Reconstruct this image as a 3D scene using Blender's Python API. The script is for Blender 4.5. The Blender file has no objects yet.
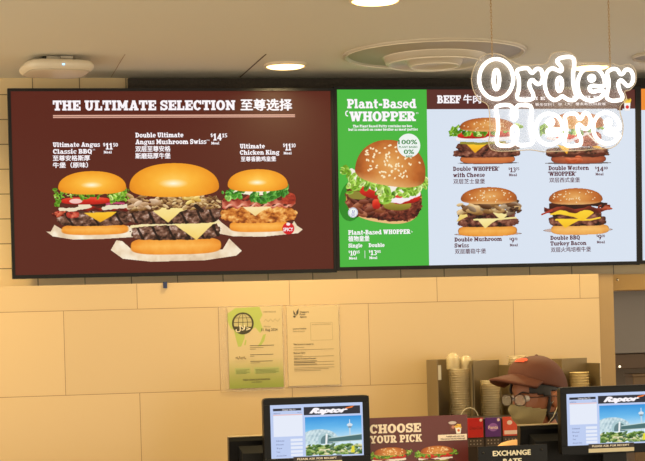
import bpy, math, random
import numpy as np
from mathutils import Matrix, Vector, Euler
random.seed(7)
rng = np.random.default_rng(7)
SC = bpy.context.scene
COL = SC.collection
PI = math.pi

# ------------------------------------------------------------------ camera
H = 1.62
F_PX, TH, Y0, ROLL = 1820.8, 0.1987, 338.7, 0.028
CX, CY = 322.5, 230.5
FW = Vector((math.sin(TH), math.cos(TH), 0)); RT = Vector((math.cos(TH), -math.sin(TH), 0)); UP = Vector((0, 0, 1))
CAM = Vector((0, 0, H))
cr, sr = math.cos(ROLL), math.sin(ROLL)
cam_d = bpy.data.cameras.new('camera'); cam = bpy.data.objects.new('camera', cam_d); COL.objects.link(cam)
cx_ax = RT * cr - UP * (-sr) * -1
# image right in world: moving +a along RT gives px (cr, -sr) ; up gives (-sr, -cr)
img_right = RT * cr - UP * sr
img_up = RT * sr + UP * cr
m = Matrix((img_right, img_up, -FW)).transposed().to_4x4(); m.translation = CAM
cam.matrix_world = m
cam_d.sensor_fit = 'HORIZONTAL'; cam_d.sensor_width = 36; cam_d.lens = F_PX * 36 / 645
cam_d.shift_y = (Y0 - CY) / 645; cam_d.clip_start = .05; cam_d.clip_end = 100
SC.camera = cam

def ray(px, py):
    dx = (px - CX) / F_PX; dy = (Y0 - py) / F_PX
    return FW + img_right * dx + img_up * dy
def at(px, py, Y):
    d = ray(px, py); return CAM + d * (Y / d.y)
def atz(px, py, z):
    d = ray(px, py); return CAM + d * ((z - H) / d.z)

# ------------------------------------------------------------------ materials
def lin(c):
    c = np.asarray(c, float) / 255.0
    return np.where(c <= .04045, c / 12.92, ((c + .055) / 1.055) ** 2.4)
def rgba(c): 
    l = lin(c); return (float(l[0]), float(l[1]), float(l[2]), 1)
MATS = {}
def new_mat(name):
    m = bpy.data.materials.new(name); m.use_nodes = True
    return m, m.node_tree, m.node_tree.nodes['Principled BSDF']
def pm(name, c, rough=.5, metal=0., spec=.5, bump=0., bscale=200., var=0., vscale=8., **kw):
    if name in MATS: return MATS[name]
    m, nt, b = new_mat(name)
    b.inputs['Base Color'].default_value = rgba(c); b.inputs['Roughness'].default_value = rough
    b.inputs['Metallic'].default_value = metal; b.inputs['Specular IOR Level'].default_value = spec
    if var > 0:
        tc = nt.nodes.new('ShaderNodeTexCoord'); n = nt.nodes.new('ShaderNodeTexNoise'); n.inputs['Scale'].default_value = vscale; n.inputs['Detail'].default_value = 5
        mx = nt.nodes.new('ShaderNodeMix'); mx.data_type = 'RGBA'
        mx.inputs[6].default_value = rgba([x * (1 - var) for x in c]); mx.inputs[7].default_value = rgba([min(255, x * (1 + var)) for x in c])
        nt.links.new(tc.outputs['Object'], n.inputs['Vector']); nt.links.new(n.outputs['Fac'], mx.inputs[0]); nt.links.new(mx.outputs[2], b.inputs['Base Color'])
    if bump > 0:
        tc = nt.nodes.new('ShaderNodeTexCoord'); n = nt.nodes.new('ShaderNodeTexNoise'); n.inputs['Scale'].default_value = bscale; n.inputs['Detail'].default_value = 3
        bp = nt.nodes.new('ShaderNodeBump'); bp.inputs['Strength'].default_value = bump; bp.inputs['Distance'].default_value = .002
        nt.links.new(tc.outputs['Object'], n.inputs['Vector']); nt.links.new(n.outputs['Fac'], bp.inputs['Height']); nt.links.new(bp.outputs['Normal'], b.inputs['Normal'])
    if 'alpha' in kw: b.inputs['Alpha'].default_value = kw['alpha']
    if 'trans' in kw: b.inputs['Transmission Weight'].default_value = kw['trans']
    MATS[name] = m; return m
def em(name, c, strength=1., rough=.3, spec=.10, sample='AUTO'):
    if name in MATS: return MATS[name]
    m, nt, b = new_mat(name)
    b.inputs['Base Color'].default_value = (.004, .004, .004, 1); b.inputs['Roughness'].default_value = rough; b.inputs['Specular IOR Level'].default_value = spec
    b.inputs['Emission Color'].default_value = rgba(c); b.inputs['Emission Strength'].default_value = strength
    m.cycles.emission_sampling = sample
    MATS[name] = m; return m
def vc_mat(name, emit):
    if name in MATS: return MATS[name]
    m, nt, b = new_mat(name)
    a = nt.nodes.new('ShaderNodeVertexColor'); a.layer_name = 'Col'
    if emit:
        b.inputs['Base Color'].default_value = (.004, .004, .004, 1); b.inputs['Roughness'].default_value = .3; b.inputs['Specular IOR Level'].default_value = .10
        nt.links.new(a.outputs['Color'], b.inputs['Emission Color']); b.inputs['Emission Strength'].default_value = 1.
        m.cycles.emission_sampling = 'NONE'
    else:
        nt.links.new(a.outputs['Color'], b.inputs['Base Color']); b.inputs['Roughness'].default_value = .45
    MATS[name] = m; return m

# ------------------------------------------------------------------ mesh builder
class MB:
    def __init__(s): s.v = []; s.f = []; s.m = []; s.sm = []
    def add(s, vs, fs, mi=0, smooth=False):
        o = len(s.v); s.v += [tuple(p) for p in vs]
        for f in fs: s.f.append(tuple(i + o for i in f)); s.m.append(mi); s.sm.append(smooth)
        return s
    def box(s, x0, y0, z0, x1, y1, z1, mi=0, bev=0.):
        if bev <= 0:
            vs = [(x, y, z) for z in (z0, z1) for y in (y0, y1) for x in (x0, x1)]
            return s.add(vs, [(0, 2, 3, 1), (4, 5, 7, 6), (0, 1, 5, 4), (2, 6, 7, 3), (0, 4, 6, 2), (1, 3, 7, 5)], mi)
        # bevelled box: 24 verts
        import bmesh
        bm = bmesh.new(); r = bmesh.ops.create_cube(bm, size=1)
        for v in bm.verts: v.co = Vector((x0 + (v.co.x + .5) * (x1 - x0), y0 + (v.co.y + .5) * (y1 - y0), z0 + (v.co.z + .5) * (z1 - z0)))
        bmesh.ops.bevel(bm, geom=bm.edges[:], offset=bev, segments=3, profile=.6, affect='EDGES')
        bm.verts.index_update()
        s.add([v.co[:] for v in bm.verts], [[v.index for v in f.verts] for f in bm.faces], mi, False); bm.free(); return s
    def tube(s, pts, r, n=10, closed=False, mi=0, cap=True):
        pts = [Vector(p) for p in pts]; N = len(pts); rings = []
        up = None
        for i, p in enumerate(pts):
            a = pts[(i - 1) % N] if (closed or i > 0) else p; b = pts[(i + 1) % N] if (closed or i < N - 1) else p
            t = (b - a).normalized()
            if up is None: up = t.orthogonal().normalized()
            up = (up - t * up.dot(t)); up = up.normalized() if up.length > 1e-6 else t.orthogonal().normalized()
            w = t.cross(up); rr = r[i] if isinstance(r, (list, tuple)) else r
            rings.append([p + (up * math.cos(2 * PI * k / n) + w * math.sin(2 * PI * k / n)) * rr for k in range(n)])
        vs = [q for R in rings for q in R]; fs = []
        for i in range(N if closed else N - 1):
            j = (i + 1) % N
            for k in range(n): fs.append((i * n + k, i * n + (k + 1) % n, j * n + (k + 1) % n, j * n + k))
        if not closed and cap: fs.append(tuple(range(n))[::-1]); fs.append(tuple((N - 1) * n + k for k in range(n)))
        return s.add(vs, fs, mi, True)
    def lathe(s, prof, n=32, c=(0, 0, 0), mi=0, smooth=True):
        vs = []; fs = []
        for r, z in prof:
            for k in range(n): vs.append((c[0] + r * math.cos(2 * PI * k / n), c[1] + r * math.sin(2 * PI * k / n), c[2] + z))
        for i in range(len(prof) - 1):
            for k in range(n): fs.append((i * n + k, i * n + (k + 1) % n, (i + 1) * n + (k + 1) % n, (i + 1) * n + k))
        return s.add(vs, fs, mi, smooth)
    def prism(s, pts, y0, y1, mi=0):
        """polygon in x,z extruded from y0 (front) to y1"""
        n = len(pts)
        vs = [(x, y0, z) for x, z in pts] + [(x, y1, z) for x, z in pts]
        fs = [tuple(range(n)), tuple(range(2 * n - 1, n - 1, -1))] + [(i, i + n, (i + 1) % n + n, (i + 1) % n) for i in range(n)]
        return s.add(vs, fs, mi)
    def build(s, name, mats, parent=None, loc=None):
        me = bpy.data.meshes.new(name); me.from_pydata(s.v, [], s.f)
        if not isinstance(mats, (list, tuple)): mats = [mats]
        for mm in mats: me.materials.append(mm)
        me.polygons.foreach_set('material_index', s.m); me.polygons.foreach_set('use_smooth', s.sm); me.update()
        return link(name, me, parent, loc)
def link(name, me, parent=None, loc=None):
    o = bpy.data.objects.new(name, me); COL.objects.link(o)
    if parent is not None: o.parent = parent
    if loc is not None: o.location = loc
    return o
def tag(o, label=None, cat=None, group=None, kind=None):
    if label: o['label'] = label
    if cat: o['category'] = cat
    if group: o['group'] = group
    if kind: o['kind'] = kind
    return o
def empty(name, loc=(0, 0, 0), rot=(0, 0, 0)):
    o = bpy.data.objects.new(name, None); COL.objects.link(o); o.location = loc; o.rotation_euler = rot; o.empty_display_size = .05
    return o
def copy_tree(o, parent=None):
    c = o.copy(); COL.objects.link(c); c.parent = parent
    for ch in list(o.children): copy_tree(ch, c)
    return c
def rrect(x0, z0, x1, z1, r, n=5):
    out = []
    for cx, cz, a in ((x1 - r, z1 - r, 0), (x0 + r, z1 - r, 90), (x0 + r, z0 + r, 180), (x1 - r, z0 + r, 270)):
        for k in range(n + 1):
            t = math.radians(a + 90 * k / n); out.append((cx + r * math.cos(t), cz + r * math.sin(t)))
    return out
def spline(pts, sub=6, closed=True):
    P = [Vector(p) for p in pts]; N = len(P); out = []
    for i in range(N if closed else N - 1):
        if closed: a, b, c, d = P[i - 1], P[i], P[(i + 1) % N], P[(i + 2) % N]
        else: a, b, c, d = P[max(0, i - 1)], P[i], P[i + 1], P[min(N - 1, i + 2)]
        for k in range(sub):
            t = k / sub
            out.append(.5 * ((2 * b) + (c - a) * t + (2 * a - 5 * b + 4 * c - d) * t * t + (3 * b - a - 3 * c + d) * t ** 3))
    if not closed: out.append(P[-1])
    return out

# ------------------------------------------------------------------ slab lettering (strokes)
def R(*a): return ('r',) + a
def A(*a): return ('a',) + a
def L(*a): return ('l',) + a
def slab(x0, x1, z=0): return R(x0, z, x1, z + .19)
G = {
 'I': (.5, [R(.1, 0, .4, 1), slab(0, .5), slab(0, .5, .81)]),
 'T': (.92, [R(.31, 0, .61, 1), slab(.18, .74), slab(0, .92, .81), R(0, .6, .17, 1), R(.75, .6, .92, 1)]),
 'H': (1.02, [R(.09, 0, .39, 1), R(.63, 0, .93, 1), slab(0, .47), slab(.55, 1.02), slab(0, .47, .81), slab(.55, 1.02, .81), R(.2, .41, .8, .6)]),
 'E': (.86, [R(.09, 0, .4, 1), slab(0, .86), slab(0, .86, .81), R(.2, .41, .62, .6), R(.69, .62, .86, 1), R(.69, 0, .86, .38), R(.5, .33, .64, .68)]),
 'F': (.84, [R(.09, 0, .4, 1), slab(0, .56), slab(0, .84, .81), R(.2, .41, .62, .6), R(.67, .6, .84, 1), R(.5, .33, .64, .68)]),
 'L': (.82, [R(.09, 0, .4, 1), slab(0, .82), slab(0, .54, .81), R(.65, 0, .82, .42)]),
 'U': (.98, [R(.09, .35, .39, 1), R(.62, .35, .86, 1), slab(0, .48, .81), slab(.54, .98, .81), A(.475, .36, .385, .38, 180, 360, .29, .21)]),
 'M': (1.2, [R(.1, 0, .34, 1), R(.82, 0, 1.1, 1), L(.26, .95, .6, .25, .25), L(.6, .25, .94, .95, .25), slab(0, .44), slab(.72, 1.2), slab(0, .32, .81), slab(.88, 1.2, .81)]),
 'A': (1.04, [L(.2, .05, .49, .93, .2), L(.83, .05, .56, .93, .3), R(.3, .22, .75, .38), slab(0, .42), slab(.56, 1.04), R(.36, .83, .7, 1)]),
 'S': (.82, [A(.41, .715, .4, .3, 10, 275, .27, .2), A(.41, .285, .41, .3, -170, 95, .27, .2), R(.62, .6, .79, 1), R(.02, 0, .19, .38)]),
 'C': (.9, [A(.46, .5, .46, .52, 35, 325, .3, .2), R(.7, .58, .87, 1)]),
 'O': (.98, [A(.49, .5, .49, .52, 0, 360, .32, .2)]),
 'Q': (.98, [A(.49, .5, .49, .52, 0, 360, .32, .2), L(.5, .2, .9, -.12, .2)]),
 'N': (1.06, [R(.1, 0, .34, 1), R(.72, 0, .96, 1), L(.24, .88, .84, .12, .28), slab(0, .46), slab(0, .34, .81), slab(.6, 1.06, .81)]),
 'P': (.88, [R(.09, 0, .4, 1), slab(0, .56), R(0, .81, .5, 1), R(.3, .37, .5, .56), A(.48, .685, .4, .315, -90, 90, .28, .19)]),
 'R': (.98, [R(.09, 0, .4, 1), slab(0, .48), R(0, .81, .5, 1), R(.3, .4, .5, .57), A(.48, .7, .38, .3, -90, 90, .27, .18), L(.5, .45, .76, .05, .29), slab(.64, .98)]),
 'B': (.9, [R(.09, 0, .4, 1), R(0, .81, .5, 1), R(0, 0, .5, .19), R(.3, .42, .55, .58), A(.48, .74, .34, .26, -90, 90, .26, .18), A(.5, .28, .4, .29, -90, 90, .28, .19)]),
 'D': (.95, [R(.09, 0, .4, 1), R(0, .81, .45, 1), R(0, 0, .45, .19), A(.43, .5, .5, .5, -90, 90, .3, .19)]),
 'K': (1.0, [R(.09, 0, .4, 1), slab(0, .48), slab(0, .48, .81), L(.4, .42, .78, .92, .2), L(.5, .6, .8, .08, .3), slab(.6, 1.0), slab(.58, .98, .81)]),
 'Y': (1.0, [L(.2, .95, .5, .42, .28), L(.8, .95, .5, .42, .2), R(.35, 0, .65, .5), slab(.2, .8), slab(0, .42, .81), slab(.6, 1.0, .81)]),
 'W': (1.4, [L(.22, .95, .44, .02, .3), L(.44, .02, .7, .8, .2), L(.7, .9, .95, .02, .3), L(.95, .02, 1.18, .95, .2), slab(0, .46, .81), slab(.96, 1.4, .81), R(.54, .8, .86, 1)]),
 '-': (.5, [R(.03, .28, .47, .5)]),
 "'": (.3, [R(.05, .65, .25, 1)]),
 '0': (.68, [A(.34, .5, .34, .51, 0, 360, .22, .15)]),
 '1': (.5, [R(.14, 0, .37, 1), R(0, 0, .5, .16), R(0, .72, .2, .88)]),
 '3': (.62, [A(.28, .73, .31, .28, -90, 150, .2, .14), A(.28, .28, .33, .29, -150, 90, .21, .14)]),
 '4': (.7, [R(.36, 0, .58, 1), R(0, .22, .7, .38), L(.08, .3, .46, .95, .15)]),
 '5': (.62, [R(.06, .84, .58, 1), R(.06, .5, .22, 1), A(.28, .31, .33, .32, -150, 110, .21, .15)]),
 '7': (.6, [R(0, .83, .6, 1), L(.48, .88, .2, 0, .22)]),
 '8': (.64, [A(.32, .74, .29, .27, 0, 360, .18, .13), A(.32, .27, .32, .29, 0, 360, .2, .14)]),
 '9': (.66, [A(.33, .67, .33, .34, 0, 360, .21, .14), L(.56, .62, .3, 0, .2)]),
 '$': (.56, [A(.28, .7, .26, .24, 20, 270, .16, .13), A(.28, .3, .26, .24, -160, 90, .16, .13), R(.22, -.1, .34, 1.1)]),
 'a': (.86, [A(.34, .23, .34, .25, 0, 360, .24, .15), R(.44, 0, .72, .5), slab(.44, .86), A(.38, .46, .34, .28, 0, 160, .28, .17)]),
 'b': (.86, [R(.08, 0, .36, 1), slab(0, .36, .81), A(.44, .37, .42, .38, 0, 360, .28, .17)]),
 'c': (.72, [A(.38, .37, .38, .38, 40, 325, .27, .17), R(.54, .44, .7, .73)]),
 'd': (.92, [R(.5, 0, .78, 1), slab(.38, .78, .81), slab(.5, .92), A(.41, .37, .41, .38, 0, 360, .28, .17)]),
 'e': (.8, [A(.4, .37, .4, .38, 0, 320, .27, .16), R(.14, .29, .78, .43)]),
 'g': (.86, [A(.38, .44, .36, .31, 0, 360, .24, .15), A(.4, -.05, .4, .22, 0, 360, .22, .14), R(.6, .56, .86, .74), R(.1, .08, .6, .2)]),
 'h': (.96, [R(.08, 0, .36, 1), slab(0, .36, .81), slab(0, .44), R(.58, 0, .86, .42), slab(.5, .96), A(.52, .4, .34, .34, 0, 180, .27, .19)]),
 'i': (.5, [R(.1, 0, .38, .73), slab(0, .5), R(0, .56, .38, .73), R(.1, .81, .38, 1.04)]),
 'k': (.92, [R(.08, 0, .36, 1), slab(0, .36, .81), slab(0, .42), L(.36, .3, .7, .68, .2), L(.45, .45, .74, .06, .26), slab(.56, .92), R(.54, .56, .9, .73)]),
 'l': (.48, [R(.08, 0, .36, 1), slab(0, .36, .81), slab(0, .48)]),
 'm': (1.36, [R(.08, 0, .36, .73), R(0, .56, .36, .73), slab(0, .42), R(.54, 0, .8, .42), slab(.48, .86), R(.98, 0, 1.26, .42), slab(.92, 1.36), A(.5, .4, .3, .34, 0, 180, .26, .19), A(.95, .4, .31, .34, 0, 180, .27, .19)]),
 'n': (.96, [R(.08, 0, .36, .73), R(0, .56, .36, .73), slab(0, .44), R(.58, 0, .86, .42), slab(.5, .96), A(.52, .4, .34, .34, 0, 180, .27, .19)]),
 'o': (.82, [A(.41, .37, .41, .38, 0, 360, .28, .16)]),
 'p': (.88, [R(.08, -.25, .36, .73), R(0, .56, .36, .73), slab(0, .46, -.27), A(.46, .37, .42, .38, 0, 360, .28, .17)]),
 'r': (.74, [R(.08, 0, .36, .73), R(0, .56, .36, .73), slab(0, .5), A(.5, .42, .26, .32, 0, 170, .24, .2), R(.52, .36, .76, .56)]),
 's': (.66, [A(.33, .535, .31, .215, 10, 270, .21, .14), A(.33, .2, .33, .215, -170, 90, .21, .14), R(.48, .5, .62, .73), R(0, 0, .14, .24)]),
 't': (.6, [R(.12, .15, .4, .95), R(0, .56, .58, .73), A(.36, .22, .24, .24, 180, 330, .22, .18)]),
 'u': (.94, [R(.08, .25, .36, .73), R(0, .56, .36, .73), R(.56, 0, .84, .73), R(.48, .56, .84, .73), slab(.56, .94), A(.42, .3, .34, .32, 180, 330, .26, .19)]),
 'w': (1.2, [L(.2, .7, .4, .02, .26), L(.4, .02, .6, .6, .18), L(.6, .68, .82, .02, .26), L(.82, .02, 1.0, .7, .18), R(0, .56, .4, .73), R(.8, .56, 1.2, .73)]),
 'y': (.94, [L(.2, .7, .48, .02, .27), L(.76, .7, .36, -.22, .18), R(0, .56, .42, .73), R(.56, .56, .94, .73), R(.06, -.28, .4, -.1)]),
}
class Letters:
    """flat lettering in local x,z, facing -y"""
    def __init__(s): s.v = []; s.f = []; s.m = []; s.lay = {}; s.cur = 0; s.last = None; s.sub = 0
    def tick(s, mi):
        if s.last is not None and mi != s.last: s.cur += 1
        s.last = mi
    def quad(s, q, mi=0):
        s.tick(mi); o = len(s.v); s.v += q; s.lay[o] = s.cur + .06 * s.sub; s.f.append(tuple(range(o, o + len(q)))); s.m.append(mi)
    def rect(s, x0, z0, x1, z1, mi=0): s.quad([(x0, z0), (x1, z0), (x1, z1), (x0, z1)], mi)
    def ell(s, cx, cz, rx, rz, mi=0, n=28): s.quad([(cx + rx * math.cos(2 * PI * k / n), cz + rz * math.sin(2 * PI * k / n)) for k in range(n)], mi)
    def line(s, x0, z0, x1, z1, t, mi=0):
        d = math.hypot(x1 - x0, z1 - z0) or 1; nx, nz = -(z1 - z0) / d * t / 2, (x1 - x0) / d * t / 2
        s.quad([(x0 - nx, z0 - nz), (x1 - nx, z1 - nz), (x1 + nx, z1 + nz), (x0 + nx, z0 + nz)], mi)
    def arc(s, cx, cz, rx, rz, a0, a1, tx, tz, mi=0, n=None):
        n = n or max(6, int(abs(a1 - a0) / 15))
        for k in range(n):
            a, b = [math.radians(a0 + (a1 - a0) * q / n) for q in (k, k + 1)]
            s.quad([(cx + rx * math.cos(a), cz + rz * math.sin(a)), (cx + rx * math.cos(b), cz + rz * math.sin(b)),
                    (cx + (rx - tx) * math.cos(b), cz + (rz - tz) * math.sin(b)), (cx + (rx - tx) * math.cos(a), cz + (rz - tz) * math.sin(a))], mi)
    def slab(s, txt, x, z, h, w=None, mi=0, gap=.05, italic=0):
        """text with cap height h at baseline z; stretched to width w if given"""
        tot = sum((G[c][0] + gap) if c in G else .38 for c in txt) - gap
        kx = (w / tot) if w else h
        pen = 0
        for c in txt:
            if c not in G: pen += .38; continue
            adv, pr = G[c]; o = len(s.v)
            for p in pr:
                s.sub = (s.sub + 1) % 7
                if p[0] == 'r': s.rect(p[1], p[2], p[3], p[4], mi)
                elif p[0] == 'a': s.arc(*p[1:], mi=mi)
                else: s.line(*p[1:], mi=mi)
            for i in range(o, len(s.v)):
                a, b = s.v[i]; s.v[i] = (x + (pen + a + italic * b) * kx, z + b * h)
            pen += adv + gap
        return x + tot * kx
    def font(s, txt, x, z, h, w=None, mi=0, bold=.02, align='L', shear=0.):
        """text set in the default typeface; h is the cap height"""
        cu = bpy.data.curves.new('t', 'FONT'); cu.body = txt; cu.size = 1.; cu.resolution_u = 2; cu.shear = shear
        o = bpy.data.objects.new('t', cu); COL.objects.link(o)
        dg = bpy.context.evaluated_depsgraph_get(); me = bpy.data.meshes.new_from_object(o.evaluated_get(dg))
        bpy.data.objects.remove(o); bpy.data.curves.remove(cu)
        n = len(me.vertices)
        if n == 0: return
        co = np.zeros(n * 3); me.vertices.foreach_get('co', co); co = co.reshape(-1, 3)
        x0, x1 = co[:, 0].min(), co[:, 0].max(); y0, y1 = co[:, 1].min(), co[:, 1].max()
        cjk = any(ord(c) > 0x2000 for c in txt)
        if cjk: kz = h / (y1 - y0); zb = y0
        else: kz = h / .73; zb = 0
        kx = (w / (x1 - x0)) if w else kz
        s.tick(mi)
        dx = x - x0 * kx
        if align == 'C': dx = x - (x0 + x1) / 2 * kx
        sh_ = [(0, 0)] if bold <= 0 else [(bold, 0), (-bold, 0), (0, bold * .7), (0, -bold * .7)]
        for ki, (ox, oz) in enumerate(sh_):
            off = len(s.v); s.lay[off] = s.cur + .1 * ki
            s.v += [(dx + (a + ox) * kx, z + (b - zb + oz) * kz) for a, b, _ in co]
            for p in me.polygons: s.f.append(tuple(i + off for i in p.vertices)); s.m.append(mi)
        bpy.data.meshes.remove(me)
        return dx + x1 * kx
    def build(s, name, mats, parent, y, label=None):
        me = bpy.data.meshes.new(name); ks = sorted(s.lay); cur = 0; vv = []; j = 0
        for i, (a, b) in enumerate(s.v):
            if j < len(ks) and ks[j] == i: cur = s.lay[i]; j += 1
            vv.append((a, -.00025 * cur, b))
        me.from_pydata(vv, [], s.f)
        for mm in (mats if isinstance(mats, (list, tuple)) else [mats]): me.materials.append(mm)
        me.polygons.foreach_set('material_index', s.m); me.update()
        o = link(name, me, parent, (0, y, 0))
        if label: o['label'] = label
        return o

# ------------------------------------------------------------------ picture painter (printed and displayed food pictures)
def fbm(X, Y, sc, seed, octv=3):
    r = np.random.default_rng(seed); out = 0; amp = 1; tot = 0
    for o in range(octv):
        g = r.random((67, 67)); x = X / sc * 2 ** o; y = Y / sc * 2 ** o
        xi = np.floor(x).astype(int); yi = np.floor(y).astype(int); fx = x - xi; fy = y - yi
        fx = fx * fx * (3 - 2 * fx); fy = fy * fy * (3 - 2 * fy)
        a = g[yi % 67, xi % 67]; b = g[yi % 67, (xi + 1) % 67]; c = g[(yi + 1) % 67, xi % 67]; d = g[(yi + 1) % 67, (xi + 1) % 67]
        out = out + amp * ((a * (1 - fx) + b * fx) * (1 - fy) + (c * (1 - fx) + d * fx) * fy); tot += amp; amp *= .55
    return out / tot
def ramp(t, *stops):
    t = np.clip(t, 0, 1)[..., None]; n = len(stops) - 1; out = np.zeros(t.shape[:-1] + (3,))
    st = np.array(stops, float); k = np.clip((t * n).astype(int), 0, n - 1)[..., 0]; f = (t * n)[..., 0] - k
    return st[k] * (1 - f[..., None]) + st[k + 1] * f[..., None]
class Pic:
    def __init__(s, x0, y0, x1, y1, res=3, seed=1, bg=None):
        s.x0, s.y0, s.x1, s.y1, s.res = x0, y0, x1, y1, res
        nx = int((x1 - x0) * res) + 1; ny = int((y1 - y0) * res) + 1
        s.X, s.Y = np.meshgrid(np.linspace(x0, x1, nx), np.linspace(y0, y1, ny))
        s.rgb = np.zeros((ny, nx, 3)); s.a = np.zeros((ny, nx)); s.r = random.Random(seed); s.seed = seed
        if bg is not None: s.rgb[:] = bg; s.a[:] = 1
    def put(s, mask, col):
        m = np.clip(mask, 0, 1)[..., None]; col = np.asarray(col, float)
        s.rgb = s.rgb * (1 - m) + col * m; s.a = np.maximum(s.a, m[..., 0])
    def sup(s, cx, cy, rx, ry, n=2., rot=0., noise=0.):
        c, q = math.cos(rot), math.sin(rot); dx = (s.X - cx) * c + (s.Y - cy) * q; dy = -(s.X - cx) * q + (s.Y - cy) * c
        f = 1 - (np.abs(dx / rx) ** n + np.abs(dy / ry) ** n) ** (1 / n)
        if noise: f = f + (fbm(s.X, s.Y, 3, s.seed + int(cx)) - .5) * noise
        return np.clip(f * min(rx, ry) * s.res + .5, 0, 1), dx / rx, dy / ry
    def poly(s, pts):
        ins = np.zeros(s.X.shape, bool); n = len(pts)
        for i in range(n):
            (xa, ya), (xb, yb) = pts[i], pts[(i + 1) % n]
            if ya == yb: continue
            c = ((ya > s.Y) != (yb > s.Y)) & (s.X < (xb - xa) * (s.Y - ya) / (yb - ya) + xa); ins ^= c
        m = ins.astype(float)
        p = np.pad(m, 1, mode='edge')
        return (p[:-2, 1:-1] + p[2:, 1:-1] + p[1:-1, :-2] + p[1:-1, 2:] + 2 * m) / 6
    def strip(s, pts, t, wob=0.):
        d = np.full(s.X.shape, 1e9)
        for (xa, ya), (xb, yb) in zip(pts[:-1], pts[1:]):
            vx, vy = xb - xa, yb - ya; l = vx * vx + vy * vy or 1e-9
            k = np.clip(((s.X - xa) * vx + (s.Y - ya) * vy) / l, 0, 1)
            d = np.minimum(d, np.hypot(s.X - xa - k * vx, s.Y - ya - k * vy))
        if wob: d = d + (fbm(s.X, s.Y, 3, s.seed + 5) - .5) * wob
        return np.clip((t / 2 - d) * s.res + .5, 0, 1)
    # food
    def crown(s, x0, x1, y0, y1, style='gold', seeds=0, rot=0.):
        cx = (x0 + x1) / 2; w = (x1 - x0) / 2; h = y1 - y0; ym = y0 + .7 * h
        c, q = math.cos(rot), math.sin(rot); dx = (s.X - cx) * c + (s.Y - ym) * q; dy = -(s.X - cx) * q + (s.Y - ym) * c
        ry = np.where(dy < 0, .7 * h, .3 * h); n = np.where(dy < 0, 2.15, 2.6)
        f = 1 - (np.abs(dx / w) ** n + np.abs(dy / ry) ** n) ** (1 / n)
        mask = np.clip(f * h * .5 * s.res + .5, 0, 1); u = dx / w; v = dy / (.7 * h)
        rr = np.sqrt(u ** 2 * .75 + (v + .25) ** 2 * .9)
        nz = fbm(s.X, s.Y, 6, s.seed + 9) - .5
        if style == 'gold':
            col = ramp(rr * .85 + nz * .1, (255, 205, 95), (250, 178, 52), (238, 150, 30), (190, 98, 12))
            hl = np.clip(1 - np.hypot((u + .02) / .34, (v + .14) / .2), 0, 1)[..., None]
            col = col * (1 - hl) + np.array((255, 250, 225)) * hl
        else:
            col = ramp(rr * .9 + nz * .18 + .05 - .25 * np.clip(v + .1, 0, 1), (232, 176, 105), (214, 142, 70), (186, 100, 40), (118, 55, 18))
            lo = np.clip((v - .12) * 3, 0, 1)[..., None]; col = col * (1 - lo * .7) + np.array((245, 205, 140)) * lo * .7
        s.put(mask, col)
        for _ in range(seeds):
            a = s.r.uniform(0, 2 * PI); r_ = math.sqrt(s.r.random()) * .92
            sx = r_ * math.cos(a); sy = r_ * math.sin(a)
            px = sx * w * .95; py = sy * h * .42 - .2 * h
            X_ = cx + px * c - py * q; Y_ = ym + px * q + py * c
            k = max(.55, h * .022)
            m_, _, _ = s.sup(X_, Y_, k * 1.25, k * .8, 2, s.r.uniform(0, PI)); s.put(m_ * mask, (252, 236, 196))
    def heel(s, x0, x1, y0, y1, col=((255, 190, 90), (240, 152, 50), (190, 100, 25))):
        cx, cy = (x0 + x1) / 2, (y0 + y1) / 2; m_, u, v = s.sup(cx, cy, (x1 - x0) / 2, (y1 - y0) / 2, 3.4)
        s.put(m_, ramp(np.abs(v) * .45 + np.abs(u) ** 4 * .4 + .1 + (fbm(s.X, s.Y, 4, s.seed + 3) - .5) * .25, *col))
    def patty(s, x0, x1, y0, y1, cols=((44, 24, 16), (96, 60, 44), (134, 94, 74), (206, 176, 160)), glaze=0, sc=3.0, n=4., rot=0.):
        cx, cy = (x0 + x1) / 2, (y0 + y1) / 2; m_, u, v = s.sup(cx, cy, (x1 - x0) / 2, (y1 - y0) / 2, n, rot, noise=.16)
        t = .5 * fbm(s.X * .8 + s.Y * .75 + 50, s.Y - s.X * .55 + 90, sc, s.seed + int(y0), 4) + .5 * fbm(s.X * .6 - s.Y * .9 + 60, s.Y * .8 + s.X * .6 + 9, sc * 1.6, s.seed + 4, 4); t = (t - .30) * 2.5 - .12 * np.abs(v) ** 2 - .12 * np.clip(v, 0, 1)
        s.put(m_, ramp(t, *cols))
        for k in range(glaze):
            gx = x0 + (x1 - x0) * (k + .5) / glaze + s.r.uniform(-2, 2)
            s.put(s.strip([(gx - 3, y0 + 1), (gx, cy), (gx + 4, y1 - 1)], 2.4, 1.5) * m_ * .85, (26, 12, 8))
    def lettuce(s, pts, size, n=60, cols=((96, 150, 28), (140, 190, 52), (196, 222, 120), (54, 104, 16))):
        seg = list(zip(pts[:-1], pts[1:]))
        for k in range(n):
            (xa, ya), (xb, yb) = s.r.choice(seg); t = s.r.random()
            x = xa + (xb - xa) * t + s.r.uniform(-.3, .3) * size; y = ya + (yb - ya) * t + s.r.uniform(-.6, .6) * size
            c = np.array(cols[min(len(cols) - 1, int(abs(s.r.gauss(0, 1.3))))], float)
            r1 = size * s.r.uniform(.25, .5); rot = s.r.uniform(0, PI)
            m_, u, v = s.sup(x, y, r1, r1 * s.r.uniform(.45, .8), 2, rot, noise=.5)
            s.put(m_, c + np.clip(-(v) * 40, -40, 45)[..., None])
            m2, _, _ = s.sup(x + .15, y + .3, r1 * .5, r1 * .2, 2, rot, .3); s.put(m2 * .6, c * .55)
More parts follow.
